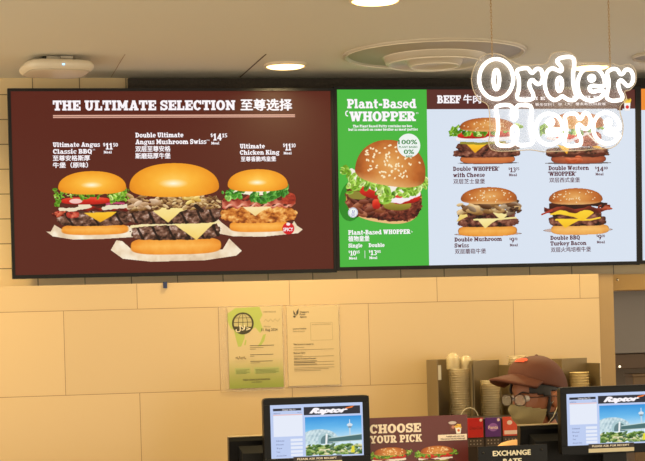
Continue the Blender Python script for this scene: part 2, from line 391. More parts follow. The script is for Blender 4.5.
    def bits(s, x0, x1, y0, y1, size, n, cols):
        for k in range(n):
            x, y = s.r.uniform(x0, x1), s.r.uniform(y0, y1); c = np.array(s.r.choice(cols), float); r1 = size * s.r.uniform(.5, 1)
            m_, u, v = s.sup(x, y, r1 * 1.3, r1 * .6, 2, s.r.uniform(-.6, .6), .3); s.put(m_, c + np.clip(-v * 38, -60, 40)[..., None])
    def wavy(s, x0, x1, y, t, amp, wl, col, col2=None, ph=0.):
        yy = y + amp * np.sin((s.X - x0) / wl * 2 * PI + ph) + (fbm(s.X, s.Y * 0, 4, s.seed + int(y)) - .5) * amp
        d = np.abs(s.Y - yy); m_ = np.clip((t / 2 - d) * s.res + .5, 0, 1) * np.clip((s.X - x0) * s.res, 0, 1) * np.clip((x1 - s.X) * s.res, 0, 1)
        c = np.array(col, float) * np.ones(s.X.shape + (1,))
        if col2 is not None:
            k = np.clip(.5 + .5 * np.sin((s.X - x0) / wl * 2 * PI + ph + 1.2) + (s.Y - yy) / t, 0, 1)[..., None]; c = c * (1 - k) + np.array(col2, float) * k
        s.put(m_, c)
    def cheese(s, pts, c1=(255, 205, 50), c2=(232, 160, 20)):
        y0 = min(p[1] for p in pts); y1 = max(p[1] for p in pts); m_ = s.poly(pts)
        t = np.clip((s.Y - y0) / (y1 - y0), 0, 1); s.put(m_, ramp(t * .7 + .3 * fbm(s.X, s.Y, 6, s.seed), c1, c2))
    def tomato(s, x0, x1, y0, y1, rot=0.):
        m_, u, v = s.sup((x0 + x1) / 2, (y0 + y1) / 2, (x1 - x0) / 2, (y1 - y0) / 2, 2.8, rot)
        s.put(m_, ramp(.5 + v * .4 + (fbm(s.X, s.Y, 4, s.seed) - .5) * .3, (236, 92, 62), (214, 40, 24), (150, 16, 12)))
    def paper(s, pts):
        m_ = s.poly(pts); s.put(m_, ramp(fbm(s.X, s.Y, 9, s.seed + 2), (206, 176, 142), (238, 216, 184), (255, 246, 226)))
    def mesh(s, name, parent, fn, y, emit=True):
        """fn maps picture px to local (x,z)"""
        ny, nx = s.a.shape
        (ax, az), (bx, bz), (cx_, cz) = fn(s.x0, s.y0), fn(s.x1, s.y0), fn(s.x0, s.y1)
        # axis aligned in the panel
        U = (s.X - s.x0) / (s.x1 - s.x0); V = (s.Y - s.y0) / (s.y1 - s.y0)
        xm, ym = (s.x0 + s.x1) / 2, (s.y0 + s.y1) / 2
        cxm, czm = fn(xm, ym); wx = fn(s.x1, ym)[0] - fn(s.x0, ym)[0]; hz = fn(xm, s.y0)[1] - fn(xm, s.y1)[1]
        px = cxm + (U - .5) * wx; pz = czm - (V - .5) * hz
        keep = s.a > .45
        idx = np.arange(ny * nx).reshape(ny, nx)
        q = keep[:-1, :-1] & keep[1:, :-1] & keep[:-1, 1:] & keep[1:, 1:]
        f = np.stack([idx[1:, :-1][q], idx[1:, 1:][q], idx[:-1, 1:][q], idx[:-1, :-1][q]], -1)
        used, inv = np.unique(f.ravel(), return_inverse=True)
        co = np.stack([px.ravel()[used], np.zeros(len(used)), pz.ravel()[used]], -1)
        me = bpy.data.meshes.new(name); nf = len(f)
        me.vertices.add(len(used)); me.vertices.foreach_set('co', co.ravel())
        me.loops.add(nf * 4); me.loops.foreach_set('vertex_index', inv.astype(np.int32))
        me.polygons.add(nf); me.polygons.foreach_set('loop_start', np.arange(nf, dtype=np.int32) * 4)
        me.update(calc_edges=True)
        at_ = me.color_attributes.new('Col', 'FLOAT_COLOR', 'POINT')
        c = lin(np.clip(s.rgb.reshape(-1, 3)[used], 0, 255)); c = np.concatenate([c, np.ones((len(c), 1))], -1)
        at_.data.foreach_set('color', c.astype(np.float32).ravel())
        me.materials.append(vc_mat('lit_picture' if emit else 'printed_picture', emit))
        return link(name, me, parent, (0, y, 0))
MUSH = [(150, 108, 62), (186, 146, 92), (112, 74, 40), (214, 182, 130), (92, 56, 30)]
BEEF4 = ((30, 12, 10), (92, 44, 32), (128, 74, 56), (176, 120, 96))

def burger_angus(seed=3):
    p = Pic(42, 168, 134, 242, 3, seed)
    p.paper([(45, 230.5), (50, 231), (54, 224), (62, 229), (128, 226), (133, 230), (133, 238), (100, 239.5), (72, 239.5), (52, 236)])
    p.heel(61, 128, 224, 235)
    p.patty(57, 131, 211, 226, glaze=3)
    p.cheese([(84, 213), (117, 212), (112, 216), (100, 222.5)])
    p.bits(53, 64, 209, 215, 3, 12, [(150, 30, 18), (100, 20, 12), (200, 90, 60)]); p.patty(66, 79, 211, 218, cols=((120, 30, 24), (190, 60, 44), (226, 120, 90)), n=3)
    p.wavy(70, 130, 209, 3.4, 1.2, 13, (168, 38, 22), (92, 14, 8))
    p.strip; m = p.strip([(60, 209), (74, 209.5), (90, 206), (80, 205)], 3.6, 1.5); p.put(m, (236, 222, 190))
    m = p.strip([(104, 208), (118, 207), (130, 206.5)], 4.2, 2.); p.put(m, (232, 220, 192)); p.put(p.strip([(104, 205), (114, 203), (124, 204)], 2.2), (190, 70, 110))
    p.put(p.strip([(92, 204), (104, 205)], 4), (60, 18, 10))
    p.tomato(61, 111, 197, 204.5); m, _, _ = p.sup(76, 201, 6.5, 2.4); p.put(m * .8, (255, 235, 225))
    p.lettuce([(55, 192), (60, 200), (56, 203)], 6, 26); p.lettuce([(56, 194), (85, 195), (112, 194), (129, 193)], 5.4, 80); p.lettuce([(112, 198), (130, 196)], 7, 36)
    p.crown(58.5, 127, 171, 194.5)
    return p
def burger_double_angus(seed=5):
    p = Pic(107, 160, 243, 265, 3, seed)
    p.paper([(110, 249), (116, 239), (122, 240), (134, 251), (222, 250), (229, 239), (242, 252), (236, 257), (205, 261), (150, 261.5), (122, 258)])
    p.heel(130, 221, 237, 254.5)
    p.patty(131, 221, 223, 240, glaze=6); p.put(p.strip([(131, 226), (150, 224), (190, 223.5), (219, 223)], 3, 1.5), (244, 226, 170))
    p.cheese([(172, 223), (215, 223), (208, 229), (196, 240.5)], (252, 232, 160), (240, 200, 96))
    p.patty(127, 221, 206, 224, glaze=6); p.put(p.strip([(133, 209), (150, 208)], 3, 1), (244, 226, 170))
    p.cheese([(148, 207), (194, 207), (180, 212), (168, 222.5)], (252, 232, 160), (240, 204, 104))
    p.bits(130, 221, 195, 209, 4.4, 60, MUSH); p.bits(130, 221, 196, 209, 2.6, 150, MUSH); p.put(p.strip([(196, 206), (202, 211)], 4, 1), (40, 20, 12)); p.bits(186, 198, 195, 203, 4, 10, [(236, 206, 120), (214, 170, 80)]); p.bits(128, 160, 200, 208, 5, 14, [(216, 184, 150), (190, 150, 110)])
    p.crown(130, 220, 163, 197)
    return p
def burger_chicken(seed=8):
    p = Pic(214, 165, 306, 242, 3, seed)
    p.paper([(216, 216), (222, 222), (232, 230), (288, 230), (294, 221), (297, 226), (303, 230), (298, 234), (262, 237), (232, 236), (218, 233)])
    p.heel(229, 289, 220, 232)
    p.patty(221, 297, 206, 223, cols=((120, 52, 12), (190, 104, 34), (226, 148, 66), (250, 200, 120)), sc=3, n=3)
    p.wavy(222, 296, 202.5, 7, 1.6, 11, (158, 56, 38), (214, 122, 96)); p.wavy(222, 292, 206, 2.6, 1.5, 12, (240, 178, 150), (190, 80, 60)); p.wavy(223, 268, 198, 3.4, 1.4, 10, (170, 64, 40), (120, 30, 22), 1.)
    p.patty(282, 296, 193, 205, cols=((130, 30, 20), (176, 56, 36), (210, 90, 60)), n=2.4)
    p.cheese([(243, 207), (272, 207), (262, 211), (255, 216)], (252, 232, 180), (240, 206, 130))
    p.put(p.strip([(232, 190), (250, 193), (268, 193), (286, 189)], 4, 1.5), (250, 240, 214))
    K = ((52, 128, 34), (90, 168, 54), (150, 206, 96), (24, 80, 18))
    p.lettuce([(224, 194), (243, 193)], 7, 34, K); p.lettuce([(250, 196), (260, 199), (270, 196)], 7, 36, K); p.lettuce([(270, 196), (278, 193), (288, 190)], 7, 40, K)
    p.crown(228, 288.5, 169, 191.5)
    m, _, _ = p.sup(288, 229, 6, 6); p.put(m, (214, 24, 34)); m, _, _ = p.sup(288, 224.5, 2, 1.6); p.put(m, (250, 230, 230))
    return p
def burger_plant(seed=11):
    p = Pic(338, 136, 428.5, 228, 3, seed)
    m, u, v = p.sup(352, 200, 13, 21, 2, .2); p.put(m, (40, 134, 34))
    a = .16
    m, u, v = p.sup(384, 199, 38, 24, 2.6, a); p.put(m, ramp(.5 + v * .5, (232, 176, 104), (214, 140, 66), (236, 190, 130)))
    p.patty(346, 422, 178, 220, rot=a, n=2.8, cols=((40, 12, 10), (96, 34, 24), (130, 60, 40), (180, 110, 80)))
    p.bits(354, 392, 200, 216, 5.4, 18, [(120, 58, 38), (150, 84, 54), (94, 40, 26)])
    m, u, v = p.sup(397, 205, 14, 5.5, 2.4, .02); p.put(m, ramp(.5 + v * .5, (190, 176, 70), (120, 110, 30))); m, u, v = p.sup(357, 195, 9, 4, 2.4, .1); p.put(m, (140, 130, 50))
    p.tomato(359, 392, 184, 199, .25); p.tomato(392, 420, 194, 204, -.1); p.tomato(372, 380, 199, 209)
    m = p.strip([(384, 199), (400, 201), (418, 194)], 5.5, 1.5); p.put(m, (246, 234, 240))
    p.put(p.strip([(352, 172), (364, 182), (384, 190), (404, 190), (418, 186)], 8, 2), (244, 238, 226))
    GL = ((130, 180, 50), (170, 210, 84), (206, 230, 140), (84, 136, 30))
    p.lettuce([(341, 168), (352, 174), (352, 188), (362, 182)], 9, 46, GL); p.lettuce([(362, 180), (372, 184), (384, 192), (382, 198)], 9, 50, GL); p.lettuce([(384, 196), (400, 192), (414, 190), (427, 182)], 9, 60, GL)
    p.crown(355, 426, 140, 186, 'sesame', 78, a)
    return p
def burger_whopper(x0, y0, w, seed, emit=True, cheese=True):
    """seen straight on; the crown spans x0..x0+w"""
    k = w / 55.
    def q(x, y): return (x0 + (x - 460) * k, y0 + (y - 117.5) * k)
    a = q(444, 112); b = q(528, 166); p = Pic(a[0], a[1], b[0], b[1], 3.5 if k < .9 else 3.2, seed)
    def bx(x1, x2, y1, y2): (c, d), (e, f) = q(x1, y1), q(x2, y2); return c, e, d, f
    m, u, v = p.sup(*q(488, 163), 34 * k, 1.4 * k); p.put(m * .5 + .0, (150, 120, 120))
    p.heel(*bx(460, 515, 155, 163.5), col=((214, 130, 70), (196, 104, 52), (130, 58, 26)))
    p.patty(*bx(453, 521, 149, 157.5), cols=BEEF4); p.patty(*bx(456, 520, 142.5, 151), cols=BEEF4)
    if cheese: p.cheese([q(466, 143.5), q(487, 144), q(481, 148), q(475, 153)])
    p.put(p.strip([q(461, 142.5), q(480, 143.5), q(505, 142)], 2.6 * k, 1), (150, 140, 50))
    p.put(p.strip([q(458, 139), q(476, 137), q(492, 139.5), q(512, 138)], 4 * k, 1.5), (244, 236, 236))
    p.tomato(*bx(457, 488, 131.5, 138.5)); p.tomato(*bx(482, 514, 129.5, 137))
    p.lettuce([q(451, 134), q(458, 129)], 6 * k, 20); p.lettuce([q(456, 130), q(475, 132), q(500, 129), q(522, 128)], 6.5 * k, 80)
    p.crown(*bx(460, 515, 117.5, 131.5), style='sesame', seeds=26)
    return p
def burger_mushroom(seed=21):
    p = Pic(450, 183, 526, 240, 3, seed)
    m, u, v = p.sup(488, 234, 34, 2); p.put(m, (190, 160, 150))
    p.heel(458, 517, 225, 236.5, col=((248, 184, 90), (230, 150, 56), (180, 96, 30)))
    p.patty(457, 518, 217.5, 227, cols=BEEF4); p.patty(459, 516, 210, 219, cols=BEEF4)
    p.put(p.strip([(474, 219.5), (495, 219.5), (516, 218)], 1.8, .5), (240, 224, 150)); p.cheese([(477, 219), (499, 219), (492, 223), (485, 228.5)], (250, 236, 170), (236, 210, 120))
    p.cheese([(456, 222), (460, 214), (466, 212), (468, 216)], (246, 226, 140), (230, 190, 90)); p.cheese([(490, 210), (513, 211), (507, 216), (501, 220.5)], (252, 240, 180), (238, 216, 130))
    p.bits(458, 518, 202, 212, 5.5, 62, MUSH + [(138, 112, 88), (166, 140, 110)])
    p.bits(512, 521, 208, 212, 3, 8, [(90, 54, 34), (60, 34, 20)])
    p.crown(461, 517.5, 187, 204, 'sesame', 36)
    return p
def burger_western(seed=25):
    p = Pic(540, 108, 616, 168, 3, seed)
    m, u, v = p.sup(578, 163, 36, 1.5); p.put(m * .6, (176, 160, 160))
    p.heel(551, 606, 154.5, 163.5, col=((190, 100, 60), (150, 66, 40), (96, 40, 24)))
    p.patty(545, 610, 147, 157, cols=BEEF4); p.wavy(548, 606, 155, 3, .8, 20, (90, 24, 18), (60, 12, 10)); p.bits(568, 584, 157, 161, 5, 6, [(196, 90, 50)])
    p.cheese([(556, 144), (570, 147), (567, 154)], (255, 206, 60), (240, 170, 30)); p.cheese([(580, 141), (600, 146), (604, 150), (592, 147)], (255, 206, 60), (240, 170, 30))
    p.patty(574, 602, 130, 147, cols=((120, 30, 22), (170, 70, 50), (200, 110, 80)), n=2.4)
    p.tomato(556, 580, 134, 141); p.put(p.strip([(548, 138), (570, 141), (590, 132)], 3, 1), (240, 226, 226)); p.put(p.strip([(588, 134), (596, 142), (606, 147)], 1.6), (250, 236, 220))
    p.lettuce([(541, 131), (552, 126), (575, 130), (604, 128)], 6.5, 70)
    p.crown(551, 605, 112, 129, 'sesame', 26)
    return p
def burger_bbq(seed=31):
    p = Pic(540, 183, 616, 240, 3, seed)
    m, u, v = p.sup(578, 230, 35, 3); p.put(m, (196, 172, 164))
    p.heel(551, 609, 223.5, 235, col=((250, 196, 110), (232, 164, 80), (176, 100, 40)))
    p.patty(549, 607, 215.5, 226, cols=BEEF4); p.put(p.strip([(556, 219.5), (590, 220), (600, 218)], 1.6, .5), (255, 210, 60))
    p.cheese([(556, 218.5), (582, 219), (574, 223), (565, 228)], (255, 216, 50), (240, 180, 30)); p.patty(553, 602, 211, 218, cols=BEEF4)
    p.cheese([(549, 215), (553, 210), (570, 207), (592, 210), (594, 213), (583, 221), (574, 217), (560, 214)], (255, 222, 60), (242, 186, 34))
    p.wavy(544, 611, 209, 5, 1.6, 24, (150, 56, 34), (86, 24, 14)); p.wavy(549, 608, 204.5, 6, 1.4, 30, (70, 22, 12), (40, 12, 8), 2.); p.bits(600, 611, 206, 211, 3.5, 8, [(170, 70, 40), (120, 40, 20)])
    p.put(p.strip([(542, 214), (552, 210)], 2), (176, 60, 40))
    p.crown(549, 603, 188, 204.5, 'sesame', 34)
    return p

# ================================================================== the room
CEIL = 2.645
Y_UP, Y_LOW = 7.02, 6.865
def tiles_mat(name, c, mort, bw, bh, offx, offz, msize, rough=.35, var=.03, offset=.5, bump=.3):
    m, nt, b = new_mat(name)
    geo = nt.nodes.new('ShaderNodeNewGeometry'); sep = nt.nodes.new('ShaderNodeSeparateXYZ'); cmb = nt.nodes.new('ShaderNodeCombineXYZ')
    nt.links.new(geo.outputs['Position'], sep.inputs[0])
    ax = nt.nodes.new('ShaderNodeMath'); ax.operation = 'SUBTRACT'; ax.inputs[1].default_value = offx; nt.links.new(sep.outputs['X'], ax.inputs[0])
    az = nt.nodes.new('ShaderNodeMath'); az.operation = 'SUBTRACT'; az.inputs[1].default_value = offz; nt.links.new(sep.outputs['Z'], az.inputs[0])
    nt.links.new(ax.outputs[0], cmb.inputs[0]); nt.links.new(az.outputs[0], cmb.inputs[1])
    br = nt.nodes.new('ShaderNodeTexBrick'); br.inputs['Scale'].default_value = 1; br.inputs['Brick Width'].default_value = bw; br.inputs['Row Height'].default_value = bh
    br.inputs['Mortar Size'].default_value = msize; br.inputs['Mortar Smooth'].default_value = .1; br.offset = offset; br.inputs['Bias'].default_value = 0
    br.inputs['Color1'].default_value = rgba(c); br.inputs['Color2'].default_value = rgba([x * (1 - var) for x in c]); br.inputs['Mortar'].default_value = rgba(mort)
    nt.links.new(cmb.outputs[0], br.inputs['Vector']); nt.links.new(br.outputs['Color'], b.inputs['Base Color'])
    b.inputs['Roughness'].default_value = rough
    bp = nt.nodes.new('ShaderNodeBump'); bp.inputs['Strength'].default_value = bump; bp.inputs['Distance'].default_value = .003; bp.invert = True
    nt.links.new(br.outputs['Fac'], bp.inputs['Height']); nt.links.new(bp.outputs['Normal'], b.inputs['Normal'])
    return m
# lower wall of large tiles
z_top = at(150, 283.3, Y_LOW).z
r1 = at(100, 310, Y_LOW).z; r2 = at(100, 394.2, Y_LOW).z
j2a, j2b = at(64.5, 350, Y_LOW).x, at(219.5, 350, Y_LOW).x
j1 = at(146.5, 295, Y_LOW).x
bh = r1 - r2; bw = j2b - j2a
# brick rows from offz upward; odd rows offset by .5
offz = r2 - bh * 11; offx = j2a - (10 * bw)
big = tiles_mat('large_beige_tiles', (214, 184, 134), (150, 118, 76), bw, bh, offx + (bw * .5 if (10 % 2) else 0) , offz, .0012, rough=.22, offset=(at(146.5, 340, Y_LOW).x - j2a) / bw, bump=.15)
small = tiles_mat('small_beige_tiles', (226, 200, 150), (120, 100, 66), .178, .0945, at(32.5, 84, Y_UP).x, at(5, 119.5, Y_UP).z, .002, rough=.3, bump=.25)
x_end = at(600, 330, Y_LOW).x
tag(MB().box(-2.2, Y_LOW, 0, x_end, Y_UP + .1, z_top).build('wall_back', big), kind='structure')
tag(MB().box(-2.2, Y_UP, z_top, 6.2, Y_UP + .1, CEIL).build('wall_back_upper', small), kind='structure')
# corner post and hatch to the kitchen
x_p2 = at(614.5, 330, Y_LOW + .01).x
post_m = pm('post_paint', (170, 140, 94), .5, var=.04)
tag(MB().box(x_end, Y_LOW + .01, 0, x_p2, Y_UP + .1, z_top - .002).build('trim_1', post_m), kind='structure')
lint_m = pm('lintel_paint', (205, 160, 84), .5)
zl = at(630, 290, Y_LOW + .1).z
tag(MB().box(x_p2, Y_LOW + .08, zl, 6.2, Y_UP + .1, z_top - .002).build('trim_2', lint_m), kind='structure')
tag(MB().box(x_p2, Y_UP + .75, 0, 6.2, Y_UP + .85, CEIL).build('wall_kitchen', pm('kitchen_wall', (120, 100, 76), .4)), kind='structure')
tag(MB().box(-2.2, -1.5, CEIL, 6.2, 8.2, CEIL + .1).build('ceiling', pm('ceiling_paint', (224, 218, 200), .75, bump=.05, bscale=60)), kind='structure')
tag(MB().box(-2.2, -2.5, -.1, 6.2, 8.2, 0).build('floor', tiles_mat('floor_tiles', (196, 184, 164), (120, 110, 96), .6, .6, 0, 0, .004, offset=0)), kind='structure')
# ceiling seams
def seam(px0, py0, px1, py1, w, mat, n):
    a, b = atz(px0, py0, CEIL), atz(px1, py1, CEIL); d = (b - a).normalized(); s_ = Vector((-d.y, d.x, 0)) * w / 2
    q = MB(); q.add([a - s_, b - s_, b + s_, a + s_, a - s_ + Vector((0, 0, -.0015)), b - s_ + Vector((0, 0, -.0015)), b + s_ + Vector((0, 0, -.0015)), a + s_ + Vector((0, 0, -.0015))],
          [(4, 5, 6, 7), (0, 1, 5, 4), (1, 2, 6, 5), (2, 3, 7, 6), (3, 0, 4, 7), (3, 2, 1, 0)])
    tag(q.build('trim_%d' % n, mat), kind='structure')
seam(240, 77, 266, 54, .004, pm('seam_dark', (70, 52, 34), .8), 3)
seam(111, 77, 125, 54, .002, pm('seam_pale', (176, 152, 118), .8), 4)
# dark strip behind and above the boards
xm0 = at(128, 84, Y_UP - .02).x
dark_strip = pm('speckled_dark_strip', (44, 37, 28), .7, var=.75, vscale=160, bump=.8, bscale=150)
tag(MB().box(xm0, Y_UP - .03, 2.47, 6.15, Y_UP - .001, CEIL - .004, bev=.002).build('trim_5', dark_strip), kind='structure')

# ================================================================== menu boards
TILT = .0508
PNL_H, PNL_W = .681, 1.21
casing_m = pm('black_casing', (9, 8, 8), .5, spec=.3)
class Board:
    def __init__(s, x, z, label):
        s.o = Vector((x, 6.83 - (z - 1) * math.sin(TILT), H + z * math.cos(TILT)))
        s.root = empty('menu_screen', s.o, (TILT, 0, 0)); tag(s.root, label, 'menu screen', 'menu screens above the counter')
        c = MB(); b = .0115
        c.prism([(-b, b - .001), (PNL_W + b, b - .001), (PNL_W + b, -PNL_H - b - .003), (-b, -PNL_H - b - .003)], .004, .055)
        # raised rim
        for (x0, z0, x1, z1) in ((-b, 0, PNL_W + b, b - .001), (-b, -PNL_H - b - .003, PNL_W + b, -PNL_H), (-b, -PNL_H, 0, 0), (PNL_W, -PNL_H, PNL_W + b, 0)):
            c.box(x0, -.005, z0, x1, .004, z1)
        c.build('casing', casing_m, s.root)
        for xx in (.25, .95):
            br = MB(); br.box(xx, .055, -.6, xx + .05, .1, -.05); br.box(xx + .005, .099, -.12, xx + .045, 6.989 - s.o.y - .004, -.08)
            br.build('wall_bracket', pm('bracket_metal', (60, 58, 56), .4, .8), s.root)
        s.inv = (Matrix.Translation(s.o) @ Matrix.Rotation(TILT, 4, 'X')).inverted()
    def B(s, px, py):
        o = s.inv @ CAM; d = s.inv.to_3x3() @ ray(px, py); t = -o.y / d.y; p = o + d * t; return (p.x, p.z)
    def panel(s, mats, regions):
        q = MB()
        for mi, (x0, z0, x1, z1) in enumerate(regions): q.add([(x0, .002, z1), (x1, .002, z1), (x1, .002, z0), (x0, .002, z0)], [(0, 1, 2, 3)], mi)
        # back of the panel
        q.box(0, .0025, -PNL_H, PNL_W, .004, 0, 0)
        s.pan = q.build('display_panel', mats, s.root); return s.pan
    def W(s, x0, x1, y): return s.B(x1, y)[0] - s.B(x0, y)[0]
    def Hh(s, x, y0, y1): return s.B(x, y0)[1] - s.B(x, y1)[1]
    # text placed by left, baseline, cap height, right (photo measurements turned into panel metres)
    def slab(s, T, txt, x0, x1, base, cap, mi=0, **k):
        a, z = s.B(x0, base); T.slab(txt, a, z, s.Hh(x0, base - cap, base), s.W(x0, x1, base), mi, **k)
    def font(s, T, txt, x0, x1, base, cap, mi=0, **k):
        a, z = s.B(x0, base); T.font(txt, a, z, s.Hh(x0, base - cap, base), s.W(x0, x1, base), mi, **k)
b1 = Board(.2244, .9497, 'dark brown menu screen headed THE ULTIMATE SELECTION with three burgers')
b2 = Board(1.4585, .9553, 'menu screen with green plant-based panel beside white beef panel')
b3 = Board(2.692, .958, 'menu screen cut off at the photo edge, orange strip over white')
maroon = em('panel_maroon', (90, 35, 24)); green = em('panel_green', (72, 180, 62)); white = em('panel_white', (216, 226, 240)); headb = em('panel_brown', (92, 46, 40)); orange = em('panel_orange', (240, 140, 50))
tw = em('letter_white', (252, 246, 250), sample='NONE'); td = em('letter_maroon', (84, 20, 40), sample='NONE'); tg = em('letter_green', (40, 130, 50), sample='NONE'); tl = em('letter_tan', (222, 170, 150), sample='NONE'); tp = em('letter_lilac', (120, 110, 190), sample='NONE')
W_, H_ = PNL_W, PNL_H
b1.panel([maroon], [(0, -H_, W_, 0)])
T = Letters()
b1.slab(T, 'THE ULTIMATE SELECTION', 53, 235.5, 110.5, 10)
b1.font(T, '至尊选择', 241, 292, 110.5, 11.5, bold=.035)
T.build('headline_lettering', [tw], b1.pan, .0012)
T = Letters(); xa, za = b1.B(53, 115.7); xb, zb = b1.B(295, 114.8)
T.rect(xa, za - .0025, xb, za + .0025); T.rect(xa, za - .0085, xb, za - .0045); T.build('double_rule', [tl], b1.pan, .0012)
def price(b, T, x, x1, base, dol, big, sup, cap, mi=0, mx=None):
    """dollar sign, whole dollars, raised cents, Meal below"""
    w = x1 - x; wb = {'11': .42, '9': .36}.get(big, .5)
    b.slab(T, '$', x, x + w * .15, base - cap * .5, cap * .5, mi)
    b.slab(T, big, x + w * .17, x + w * (.17 + wb), base, cap, mi)
    b.slab(T, sup, x + w * (.19 + wb), x + w * (.19 + wb) + w * .3, base - cap * .45, cap * .55, mi)
    b.slab(T, 'Meal', x + w * .05, x + w * .05 + 8, base + 3.9, 2.6, mi)
T = Letters()
b1.slab(T, 'Ultimate Angus', 53, 100, 147, 4.6); b1.slab(T, 'Classic BBQ', 53, 92, 153.8, 4.6); b1.font(T, 'TM', 92.5, 95, 150.5, 1.4, bold=0)
b1.font(T, '至尊安格斯厚', 53, 90, 161, 5.6, bold=.03); b1.font(T, '牛堡（原味）', 53, 88, 168, 5.6, bold=.03)
price(b1, T, 103, 119.5, 149.5, '', '11', '50', 6.5)
b1.slab(T, 'Double Ultimate', 135.5, 183.5, 137.5, 4.8); b1.slab(T, 'Angus Mushroom Swiss', 135.5, 206.5, 144.3, 4.8); b1.font(T, 'TM', 206.5, 209.5, 141, 1.4, bold=0)
b1.font(T, '双层至尊安格', 135.5, 170.5, 151.8, 5.8, bold=.03); b1.font(T, '斯磨菇厚牛堡', 135.5, 170.5, 158.8, 5.8, bold=.03)
price(b1, T, 210.5, 227.5, 140.5, '', '14', '15', 7)
b1.slab(T, 'Ultimate', 240, 265, 148.5, 4.6); b1.slab(T, 'Chicken King', 240, 279.5, 154.8, 4.6); b1.font(T, '至尊香脆鸡皇堡', 241, 276, 161.5, 5, bold=.03)
price(b1, T, 283, 297, 150.5, '', '11', '10', 7)
T.build('menu_lettering', [tw], b1.pan, .0012)
for p, yy in ((burger_angus(), -.0006), (burger_chicken(), -.0006), (burger_double_angus(), -.0012)): p.mesh('burger_picture', b1.pan, b1.B, .0016 + yy)
T = Letters(); b1.font(T, 'SPICY', 283.4, 293, 231.2, 3.6, bold=.03); T.build('spicy_lettering', [tw], b1.pan, -.0006)

xg, _ = b2.B(428, 180); zh = b2.B(500, 109)[1]
b2.panel([green, white, headb], [(0, -H_, xg, 0), (xg, -H_, W_, zh), (xg, zh, W_, 0)])
T = Letters()
b2.slab(T, 'Plant-Based', 347.3, 416.5, 108.3, 9.3); b2.slab(T, 'WHOPPER', 349.5, 416, 121.3, 9.8, gap=.02)
xa, za = b2.B(347.3, 113.5); T.arc(xa, za, .008, .011, 60, 300, .0042, .004)
b2.font(T, '®', 416, 418.5, 114, 2, bold=0)
b2.slab(T, 'The Plant Based Patty contains no beef', 353, 413, 127.4, 2.6); b2.slab(T, 'but is cooked on same broiler as meat patties', 348.5, 418, 130.8, 2.6)
b2.slab(T, 'Plant-Based WHOPPER', 348.3, 410.5, 234.8, 4.6); b2.font(T, '®', 411, 413, 232.5, 1.6, bold=0)
b2.font(T, '植物皇堡', 348.5, 369.5, 241.5, 5.6, bold=.03)
b2.slab(T, 'Single', 348.5, 362.5, 247.6, 4); b2.slab(T, 'Double', 368.8, 384.7, 247.2, 4)
price(b2, T, 348.5, 360, 255.6, '', '10', '15', 5); price(b2, T, 368.8, 381, 255.2, '', '13', '05', 5)
xa, za = b2.B(364.7, 250.5); T.rect(xa, za - .03, xa + .0018, za)
T.build('plant_based_lettering', [tw], b2.pan, .0012)
T = Letters(); b2.slab(T, 'BEEF', 437.3, 461, 103.3, 8); b2.font(T, '牛肉', 463.5, 481, 103.3, 8.6, bold=.03)
b2.slab(T, 'UPSIZE', 520, 545, 100, 3.2); b2.slab(T, 'UPSIZE', 572, 598, 99, 3.2)
b2.font(T, '加（大）薯条饮料', 518, 552, 106, 3, bold=.01); b2.font(T, '加（大）薯条和饮料套餐', 558, 606, 105.5, 3, bold=.01)
xa, za = b2.B(553.5, 100); T.rect(xa, za - .024, xa + .0014, za)
T.build('beef_header_lettering', [tw], b2.pan, .0012)
T = Letters(); dk = 0
b2.slab(T, 'Double', 453.2, 471, 171, 4.4); b2.slab(T, "'WHOPPER'", 472.2, 499.5, 171, 4.4, gap=.02); b2.slab(T, 'with Cheese', 453.2, 485, 177.3, 4.4); b2.font(T, '双层芝士皇堡', 453.5, 485, 184, 5, bold=.015)
price(b2, T, 508.5, 519.5, 172.3, '', '13', '75', 4.8)
b2.slab(T, 'Double Mushroom', 454.6, 502, 241.7, 4.2); b2.slab(T, 'Swiss', 454.6, 469, 247.6, 4.2); b2.font(T, '双层蘑菇牛堡', 455, 486, 254, 5, bold=.015)
price(b2, T, 509.5, 519, 242.5, '', '9', '70', 4.8)
b2.slab(T, 'Double Western', 548.7, 589, 170.3, 4.4); b2.slab(T, "'WHOPPER'", 548, 576.5, 176, 4.4, gap=.02); b2.font(T, '双层西式皇堡', 549.5, 580, 182.6, 5, bold=.015)
price(b2, T, 595, 608, 171.5, '', '14', '80', 4.8)
b2.slab(T, 'Double BBQ', 550.5, 580, 240, 4.2); b2.slab(T, 'Turkey Bacon', 550.5, 586.5, 245.6, 4.2); b2.font(T, '双层火鸡培根牛堡', 551, 591, 252.3, 5, bold=.015)
price(b2, T, 596.5, 606.5, 239.5, '', '9', '70', 4.8)
T.build('beef_menu_lettering', [td], b2.pan, .0012)
for p in (burger_plant(), burger_whopper(460, 117.5, 55, 13), burger_mushroom(), burger_western(), burger_bbq()): p.mesh('burger_picture', b2.pan, b2.B, .001)
# round badges over the plant-based burger, small fries and cola
T = Letters()
xa, za = b2.B(408.8, 145.5); T.ell(xa, za, .046, .046, 0)
for t, x0, x1, y, c in (('100%', 398.5, 417, 144.2, 4.6), ('PLANT BASED', 399, 417.5, 148, 2), ('0%', 404, 414, 154, 4.6), ('BEEF', 406, 412.5, 157.4, 2)): b2.font(T, t, x0, x1, y, c, 1, bold=.025)
T.build('claim_badge', [em('badge_pale', (238, 244, 240), sample='NONE'), tg, tp], b2.pan, .0002)
T = Letters(); xa, za = b2.B(353, 212.5); T.ell(xa, za, .0195, .0195, 0); T.arc(xa, za, .018, .018, 0, 360, .0014, .0014, 2); T.line(xa - .001, za - .003, xa - .001, za + .009, .0025, 2); T.line(xa + .003, za - .003, xa + .006, za + .008, .0025, 2); T.line(xa - .008, za - .006, xa + .008, za - .006, .002, 2); T.line(xa - .006, za - .011, xa + .006, za - .011, .002, 2)
